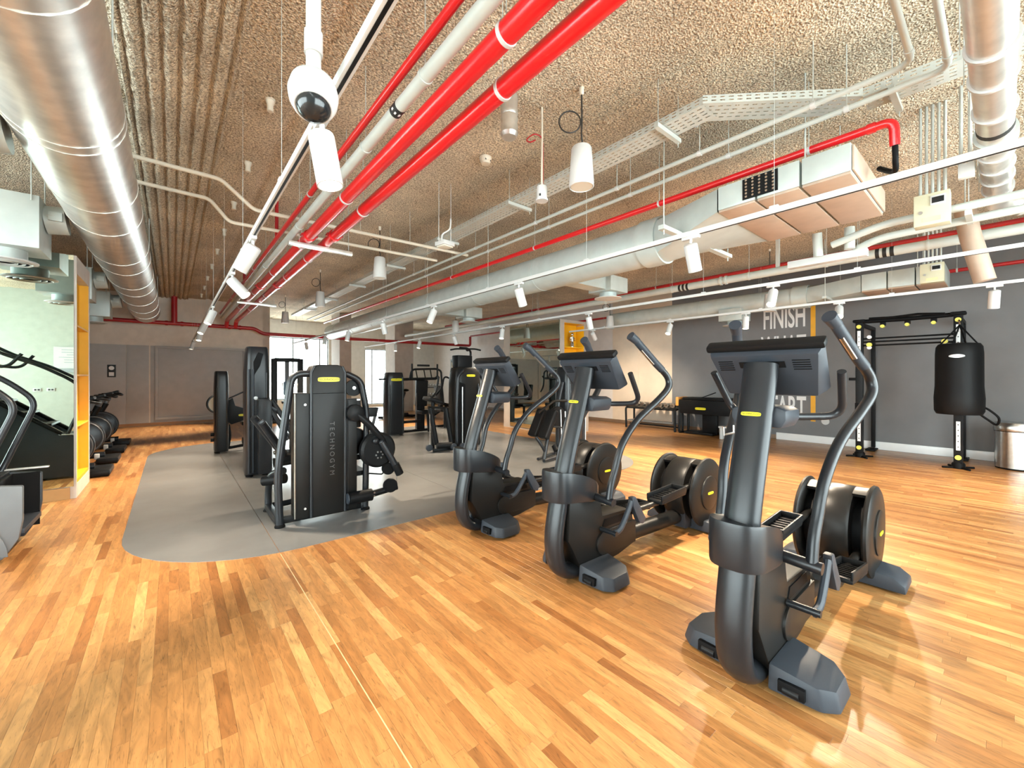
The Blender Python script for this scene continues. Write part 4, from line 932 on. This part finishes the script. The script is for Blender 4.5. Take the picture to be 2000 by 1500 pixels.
BX('top_cap', (-.06, .05, 1.70), (.34, .22, .24), DARK, m5, .02); tube(m5, 'top_arm', [(.08, .0, 1.62), (.10, -.02, 1.90), (.0, -.05, 1.96), (-.2, -.08, 1.96)], .022, DARK, .08)
tube(m5, 'lat_bar', [(-.42, -.1, 1.91), (-.30, -.1, 1.935), (.15, -.1, 1.95), (.28, -.1, 1.93)], .016, DARK, .05); MB().lathe([(.03, -.02), (.035, 0), (.03, .02)], (-.02, -.08, 1.93), 'y', 14).build('pulley', DARK, m5)
for (a, b) in (((-.84, -.08, .82), (-.72, -.10, .14)), ((-.50, -.06, .80), (-.40, -.10, .14))): MB().sweep([a, b], .045, 14).build('swing_arm', DARK, m5)
MB().sweep([(-.74, -.14, .12), (-.46, -.22, .12)], .055, 14).build('ankle_roller', VINYL, m5)
for x, y in ((-.86, -.08), (-.45, -.26), (-.30, -.34)): MB().lathe([(.02, -.03), (.06, -.025), (.065, 0), (.06, .025)], (x, y, .09), 'y', 20).build('roller_wheel', SLATE, m5)
MB().cyl((-.86, -.1, .82), (-.86, -.1, .12), .004, 6).build('steel_cable', STEEL, m5); MB().sweep([(-.88, -.08, .84), (-.46, -.04, .80)], .022, 10).build('cross_bar', BROWN, m5)
BX('base_rail', (-.35, -.12, .04), (.9, .06, .06), DARK, m5, .006); pads(m5, ((-.66, .15, .95), (.30, .30, .08), 0, .3)); tube(m5, 'seat_post', [(-.66, .15, .92), (-.66, .15, .0)], .035, DARK)
MB().sweep(curve([(-.75, .05, 1.0), (-.62, .1, 1.12), (-.55, .12, 1.4)]), .02, 10).build('handle', DARK, m5)
# --- adductor style machine behind the ellipticals
m6 = thing('leg_extension_machine', 'black leg machine with tall slotted shroud and tilted seat pads behind the middle elliptical', 'gym machine', (5.72, 5.2, .004))
shroud(m6, 0, 0, .52, .36, 1.58, CHAR, False); badge(m6, (-.08, -.172, 1.42), (R(86), 0, 0), .20)
MB().prism([(-.09, .62), (-.09, 1.12), (-.05, 1.18), (.0, 1.18), (.04, 1.12), (.04, .62)], 'xz', -.186, -.17).build('recess', BLACK, m6)
tube(m6, 'frame_hoop', [(.34, -.05, 0), (.34, -.05, 1.0), (.26, -.05, 1.4), (.1, -.05, 1.5)], .034, BROWN, .14); tube(m6, 'frame_hoop', [(-.42, -.1, 0), (-.42, -.1, .9), (-.3, -.1, 1.3)], .034, CHAR, .14)
MB().sweep([(.22, -.19, .05), (.22, -.19, 1.2)], .01, 8).build('shroud_edge', STEEL, m6); MB().sweep([(-1.05, -.25, .80), (-.62, -.2, .98), (-.15, -.12, .96)], .022, 10).build('top_rail', BROWN, m6)
for s in (0, .28): MB().box((-.98 + s * .1, -.42 + s, .62), (.10, .2, .50), rotY(R(28))).build('backrest', VINYL, m6, .03, seg=3)
MB().sweep([(-.88, -.36, .60), (-1.08, -.42, .05)], .032, 12).build('seat_post', CHAR, m6); tube(m6, 'leg_tube', [(-1.2, -.36, .42), (-1.12, -.4, .30), (-1.02, -.40, .15)], .026, CHAR, .08)
MB().sweep([(-1.1, -.44, .04), (-.45, -.30, .04)], .03, 12).build('base_tube', CHAR, m6); MB().sweep([(-1.08, -.28, .04), (-.5, -.1, .04)], .025, 12).build('base_tube', CHAR, m6)
MB().lathe([(.02, -.04), (.17, -.04), (.18, 0), (.17, .04)], (-.50, -.15, .70), 'y', 32).build('cam_wheel', DARK, m6); MB().sweep([(-.42, -.2, .0), (-.46, -.2, .82)], .012, 8).build('guide_rod', STEEL, m6)
MB().sweep([(-.52, -.16, .10), (-.52, -.1, .18)], .05, 12).build('pad_roller', VINYL, m6); MB().sweep([(-.9, -.3, .58), (-.42, -.2, .50)], .014, 8).build('brace', CHAR, m6)
# --- dark machines seen against the far windows and by the mirror
m7 = thing('cable_crossover_machine', 'far black cable machine with blue pad in front of the bright window', 'gym machine', (2.75, 14.2, 0))
for x in (-.36, .36): BX('upright', (x, 0, .98), (.14, .2, 1.96), DARK, m7, .02)
BX('top_beam', (0, 0, 1.92), (.7, .14, .12), DARK, m7, .02); BX('base_beam', (0, 0, .06), (.9, .5, .10), DARK, m7, .02); BX('weight_tower', (0, .06, 1.15), (.12, .08, 1.5), GREYP, m7, .02)
MB().box((0, -.12, 1.05), (.26, .08, .42)).build('blue_pad', mat('blue_vinyl', (.03, .07, .12), .5), m7, .03); MB().box((0, -.25, .62), (.36, .4, .09)).build('seat', VINYL, m7, .03)
for x in (-.2, .2): tube(m7, 'handle', [(x, -.05, 1.2), (x, -.35, 1.2), (x, -.38, 1.0)], .016, STEEL, .06)
m8 = thing('seated_row_machine', 'black seated row machine at back right, near the tall mirror', 'gym machine', (6.35, 9.9, .004))
shroud(m8, 0, 0, .40, .34, 1.5, BROWN); tube(m8, 'press_arm', [(-.25, 0, 1.30), (-.6, -.05, 1.42), (-.68, -.05, 1.0)], .024, DARK)
pads(m8, ((-.6, -.1, .5), (.42, .38, .09), 0, 0), ((-.78, -.1, .9), (.1, .34, .5), 0, -.1)); tube(m8, 'seat_post', [(-.6, -.1, .46), (-.6, -.1, 0)], .04, DARK); BX('base_rail', (-.35, 0, .05), (.9, .08, .06), DARK, m8)
m9 = thing('workout_bench', 'black adjustable bench on angled legs on the wooden floor, back centre', 'bench', (7.3, 12.6, .004))
MB().box((.0, 0, .46), (.9, .28, .08), rotY(.35)).build('bench_pad', VINYL, m9, .025); MB().sweep([(-.4, 0, .03), (.25, 0, .42)], .035, 10).build('leg', DARK, m9); MB().sweep([(.4, 0, .03), (-.1, 0, .40)], .035, 10).build('leg', DARK, m9)
for x in (-.42, .42): MB().sweep([(x, -.25, .03), (x, .25, .03)], .03, 10).build('foot_bar', GREYP, m9)

# --- stair climbers on the left, top of the stairs towards -x
def climber(Y, label):
    o = thing('stair_climber', label, 'stair climber', (-.82, Y, .004))
    prof = [(-.10, .02), (-.02, .16), (0, .30), (0, .56), (-.30, .60), (-1.2, 1.33), (-1.46, 1.33), (-1.56, 1.1), (-1.56, .03)]
    for s in (-1, 1):
        MB().prism([(p[0] - .06, p[1]) for p in prof], 'xz', s * .275, s * .325).build('side_panel', GREYP if s < 0 else SLATE, o, .012)
        if s < 0:
            arc = [(-.13 + .62 * (math.cos(a) - 1), .04 + .46 * math.sin(a)) for a in [R(k) for k in range(0, 96, 8)]]
            MB().prism(arc + [(-1.0, .5), (-1.0, .04)], 'xz', s * .325, s * .337).build('curved_cover', GREYP, o, .004)
        MB().sweep([(p[0], s * .30, p[1] + .012) for p in [(-.34, .60), (-1.24, 1.33)]], .028, 10).build('panel_edge', DARK, o)
        rl = [(-.29, s * .29, .60), (-.27, s * .30, .66), (-.09, s * .30, 1.18), (-.26, s * .30, 1.36), (-.53, s * .30, 1.54), (-.88, s * .29, 1.70), (-1.20, s * .28, 1.92)]
        MB().sweep(bend(rl, .10, 6), .021, 14).build('handrail', CHAR, o)
        MB().sweep(bend([(-.70, s * .30, 1.70), (-.82, s * .30, 1.52), (-1.05, s * .29, 1.55), (-1.18, s * .27, 1.9)], .08), .019, 12).build('upper_rail', CHAR, o)
    BX('rear_box', (-.42, 0, .32), (.40, .55, .50), DARK, o, .012); BX('inner_liner', (-.19, .268, .34), (.24, .014, .46), BLACK, o); BX('rear_lip', (-.20, .30, .602), (.36, .045, .012), FOAM, o, .003)
    for k in range(5):
        st_ = BX('step', (-.36 - .2 * k, 0, .58 + .165 * k), (.24, .54, .03), DARK, o, .004); BX('riser', (-.46 - .2 * k, 0, .50 + .165 * k), (.02, .54, .16), BLACK, st_)
    BX('low_step', (-.14, 0, .20), (.16, .53, .04), SLATE, o, .004)
    BX('front_shell', (-1.46, 0, .68), (.26, .54, 1.30), DARK, o, .02); MB().sweep([(-1.45, 0, 1.3), (-1.30, 0, 2.0)], .06, 14).build('mast', CHAR, o); BX('console', (-1.27, 0, 2.02), (.07, .5, .32), DARK, o, .02, rotY(-.3))
climber(5.13, 'grey and black stair climber beside the mirrored partition')

# --- exercise bikes behind the partition, fronts towards +x
def bike(X, Y, label, rz=0):
    o = thing('exercise_bike', label, 'exercise bike', (X, Y, .004), rz, group='exercise bikes')
    BX('front_foot', (-.10, 0, .05), (.26, .54, .085), DARK, o, .025); BX('rear_foot', (-1.1, 0, .045), (.20, .5, .08), DARK, o, .025)
    MB().sweep([(-.15, 0, .12), (-1.05, 0, .10)], .05, 14).build('base_beam', CHAR, o); BX('foot_plate', (-.23, -.12, .11), (.06, .06, .09), WHITE, o, .01)
    wlh = MB().lathe([(.05, -.075), (.24, -.075), (.275, -.05), (.28, 0), (.275, .05), (.24, .075), (.05, .075)], (-.42, 0, .42), 'y', 40).build('flywheel_housing', CHAR, o)
    for s in (-1, 1): MB().lathe([(.245, s * .072), (.255, s * .080), (.265, s * .07)], (-.42, 0, .42), 'y', 40).build('housing_ring', GREYP, wlh)
    MB().sweep([(-.48, 0, .55), (-.34, 0, .86)], .055, 16).build('neck', DARK, o); MB().sweep([(-.35, 0, .84), (-.29, 0, 1.0)], .045, 16).build('neck_sleeve', GREYP, o)
    tube(o, 'handlebar', [(-.42, -.24, 1.04), (-.16, -.24, 1.05), (-.10, -.12, 1.02), (-.10, .12, 1.02), (-.16, .24, 1.05), (-.42, .24, 1.04)], .02, DARK, .08); BX('console', (-.24, 0, 1.07), (.20, .22, .05), DARK, o, .02, rotY(-.3))
    MB().sweep([(-.70, 0, .40), (-.92, 0, .86)], .045, 14).build('seat_post', CHAR, o); MB().ball((-.95, 0, .93), .14, 16, (1, .8, .36)).build('saddle', VINYL, o)
    for s in (-1, 1): MB().sweep([(-.60, s * .09, .36), (-.60 + s * .12, s * .10, .30 - s * .08)], .014, 8).build('crank', STEEL, o); BX('pedal', (-.60 + s * .12, s * .15, .30 - s * .08), (.10, .09, .03), BLACK, o, .008)
for k, (y, wh) in enumerate(((8.32, 'nearest the yellow shelf'), (9.46, 'second behind the shelf'), (10.6, 'third behind the shelf'), (11.7, 'farthest, by the grey panelled wall'))): bike(-.70, y, 'dark exercise bike in the row on the left, ' + wh)
bike(5.35, 13.0, 'slim exercise bike alone against the bright back window', R(200))

# --- cross-training rig, punch bag and bin by the slate wall
rg = thing('training_rig', 'black wall rig with yellow plugs, white scales and pull-up bars', 'gym rig', (9.26, 0, 0))
for y in (1.63, .46):
    up = BX('upright', (0, y, 1.2), (.10, .10, 2.32), DARK, rg, .01)
    for za, zb in ((1.62, 2.2), (.28, .72)): 
        BX('height_scale', (-.052, y, (za + zb) / 2), (.004, .045, zb - za), WINK, up)
        for k in range(int((zb - za) / .085)): MB().lathe([(.008, -.004), (.008, 0)], (-.055, y, za + .05 + k * .085), 'x', 8).build('scale_hole', INK, up)
    BX('collar_block', (0, y, .88), (.115, .115, .13), BLACK, up, .01); MB().lathe([(.075, 0), (.075, .07), (.06, .09)], (0, y, 0), 'z', 20).build('base_ring', BLACK, up)
    for a in (.6, 2.2, 3.8, 5.4): MB().sweep([(0, y, .02), (.20 * math.cos(a), y + .20 * math.sin(a), .014)], .016, 8).build('base_arm', BLACK, up)
    MB().lathe([(.036, -.065), (.036, 0)], (0, y, .17), 'x', 14).build('yellow_plug', YPLUG, up); MB().lathe([(.034, -.07), (.034, 0)], (0, y, 2.27), 'x', 14).build('yellow_plug', YPLUG, up)
    BX('top_cap', (.0, y, 2.37), (.17, .17, .05), BLACK, up, .02); BX('wall_arm', (.6, y, 2.32), (1.15, .06, .06), DARK, rg, .006); BX('rear_upright', (1.16, y, 1.19), (.06, .06, 2.3), DARK, rg, .006)
    BX('rear_foot', (1.0, y + .0, .02), (.34, .14, .03), BLACK, rg, .006)
MB().sweep([(0, .46, 2.36), (0, 1.05, 2.35), (0, 1.63, 2.36)], .035, 12).build('top_beam', BLACK, rg); MB().sweep([(-.03, .6, 2.38), (-.03, .9, 2.41), (-.03, 1.2, 2.39), (-.03, 1.5, 2.40)], .02, 8).build('multi_grip', BLACK, rg)
for y in (.72, 1.02, 1.32): BX('plug_bracket', (-.03, y, 2.29), (.06, .07, .06), BLACK, rg, .008); MB().lathe([(.027, -.08), (.027, 0)], (-.03, y, 2.25), 'x', 12).build('yellow_plug', YPLUG, rg)
for z, x in ((2.06, .02), (2.0, -.02), (1.94, 0)): MB().sweep([(x, .46, z), (x, 1.63, z)], .014, 10).build('pullup_bar', BLACK, rg)
for y, m_ in ((1.49, YPLUG), (.60, YPLUG)): MB().lathe([(.036, -.06), (.036, .0)], (-.04, y, 1.95), 'x', 12).build('bar_lock', m_, rg)
for z in (2.08, 1.9): MB().lathe([(.03, -.05), (.03, .0)], (-.04, 1.49, z), 'x', 12).build('bar_end', WINK, rg)
BX('j_hook', (-.03, 1.72, 1.36), (.07, .10, .05), BLACK, rg, .008)
pb = thing('punching_bag', 'black cylindrical punching bag hanging from the right post of the rig', 'punching bag', (8.93, .44, .84))
MB().lathe([(.10, 0), (.235, .01), (.258, .06), (.262, .25), (.25, .42), (.248, .90), (.24, 1.0), (.215, 1.045), (.10, 1.06)], (0, 0, 0), 'z', 36).build('bag_body', VINYL, pb)
ov = [(R(178 + 19 * math.cos(q)), .86 + .026 * math.sin(q)) for q in [2 * math.pi * k / 24 for k in range(24)]]
mb = MB(); mb.add([(.2515 * math.cos(a), .2515 * math.sin(a), z) for a, z in ov] + [(.2515 * math.cos(R(178)), .2515 * math.sin(R(178)), .86)], [(k, (k + 1) % 24, 24) for k in range(24)]); mb.build('bag_print', FOAM, pb)
for a in range(4): MB().sweep([(.2 * math.cos(a * 1.57 + .4), .2 * math.sin(a * 1.57 + .4), 1.04), (.18, .0, 1.34)], .010, 8).build('strap', BLACK, pb)
MB().sweep([(.18, 0, 1.33), (.26, .01, 1.42)], .012, 8).build('carabiner', CHROME, pb); MB().sweep(curve([(.08, -.20, .02), (.10, -.28, -.06), (.06, -.36, -.12), (.02, -.38, -.02), (.02, -.30, .08), (.04, -.245, .12)]), .014, 10).build('handle_loop', BLACK, pb)
bn = thing('trash_bin', 'round brushed steel waste bin beside the slate wall at right edge', 'bin', (9.86, -.10, .004))
MB().lathe([(.20, .02), (.212, .02), (.212, .57), (.20, .57)], (0, 0, 0), 'z', 40).build('bin_body', STEEL, bn); MB().lathe([(.222, .575), (.226, .585), (.222, .66), (.205, .70), (.18, .70)], (0, 0, 0), 'z', 40).build('bin_lid', STEEL, bn); MB().lathe([(.205, 0), (.205, .02)], (0, 0, 0), 'z', 32).build('base_ring', BLACK, bn)
MB().lathe([(.218, .566), (.218, .578)], (0, 0, 0), 'z', 40).build('lid_seal', BLACK, bn)

# --- dumbbell stand and low trainer by the lettered wall
OR = ['first', 'second', 'third', 'fourth', 'fifth', 'sixth', 'seventh', 'eighth']
def dumbbell(x, y, z, label, group, rz=0., r=.055, L=.26, m=STEEL):
    o = thing('dumbbell', label, 'dumbbell', (x, y, z), rz, group=group)
    MB().cyl((-L / 2, 0, 0), (L / 2, 0, 0), .016, 10).build('bar', CHROME, o)
    for s in (-1, 1): MB().lathe([(.02, -L * .17), (r, -L * .16), (r * 1.05, 0), (r, L * .16), (.02, L * .17)], (s * L * .33, 0, 0), 'x', 16).build('weight_head', m, o)
ds = thing('dumbbell_stand', 'low black tube stand with chrome dumbbells by the warm wall', 'rack', (9.95, 6.05, .004))
for y in (-.72, .72): tube(ds, 'side_loop', [(-.18, y, .0), (-.20, y, .55), (.20, y, .60), (.20, y, 0)], .028, DARK, .08)
BX('tray', (0, 0, .56), (.36, 1.42, .03), DARK, ds, .006, rotY(-.10)); BX('lower_bar', (0, 0, .10), (.04, 1.44, .03), DARK, ds); BX('lower_tray', (0, 0, .2), (.3, 1.4, .02), GREYP, ds)
for k in range(8): dumbbell(9.95, 6.65 - k * .175, .66, 'chrome dumbbell on the low black stand, %s from the left' % OR[k], 'dumbbells on the low stand', 0, .058)
bt = thing('bench_trainer', 'long low black storage bench with orange end and yellow badge', 'bench', (10.0, 4.55, .004))
BX('bench_body', (0, 0, .66), (.5, 1.35, .34), DARK, bt, .02); BX('bench_top', (0, -.02, .86), (.46, 1.22, .06), VINYL, bt, .02); BX('end_panel', (-.02, .71, .78), (.48, .08, .22), mat('orange_panel', (.70, .30, .06), .5), bt, .02)
badge(bt, (-.255, .12, .63), (R(90), 0, R(-90)), .26); tube(bt, 'leg_frame', [(-.22, .66, .80), (-.24, .66, 0), (.22, .66, 0), (.22, .66, .7)], .03, DARK, .08); BX('pedestal', (0, 0, .26), (.10, .35, .50), DARK, bt, .01)
BX('foot_bar', (0, .2, .03), (.45, .7, .05), DARK, bt, .01); tube(bt, 'side_leg', [(-.1, -.6, .6), (-.1, -.62, 0)], .03, DARK); MB().sweep([(-.05, .2, .88), (-.05, -.15, 1.02)], .012, 8).build('lever', DARK, bt)
wb = thing('white_step_box', 'small white plastic stool on the floor under the black bench', 'stool', (9.55, 3.95, .004))
BX('top', (0, 0, .27), (.24, .34, .04), WHITE, wb, .01); BX('leg', (0, .12, .125), (.2, .06, .25), WHITE, wb, .01); BX('leg', (0, -.12, .125), (.2, .06, .25), WHITE, wb, .01)
MB().prism([(-.36, .02), (-.42, .12), (-.42, .84), (-.36, .92), (.02, .92), (.02, .02)], 'xz', -.83, -.78).build('rounded_end', DARK, bt, .012); MB().prism([(-.37, .02), (-.43, .12), (-.43, .84), (-.37, .93), (-.36, .92), (-.42, .84), (-.42, .12), (-.36, .02)], 'xz', -.79, -.775).build('end_trim', CREAM, bt)
# --- dumbbell rack at the far end
dr = thing('dumbbell_rack', 'two tier dumbbell rack at the far back wall', 'rack', (9.02, 16.6, 0))
for x in (-.48, .48): BX('side_frame', (x, 0, .55), (.05, .40, 1.08), DARK, dr, .01)
for z in (.52, .92): BX('tier', (0, -.02, z), (.92, .36, .03), SLATE, dr, .005)
for t, z in enumerate((.60, 1.0)):
    for k in range(6): dumbbell(8.66 + k * .145, 16.55, z + .02, 'pale headed dumbbell on the %s tier of the far rack, %s from the left' % ('upper' if t else 'lower', OR[k]), 'dumbbells on the far rack, %s tier' % ('upper' if t else 'lower'), R(90), .06, .26, WHITE)
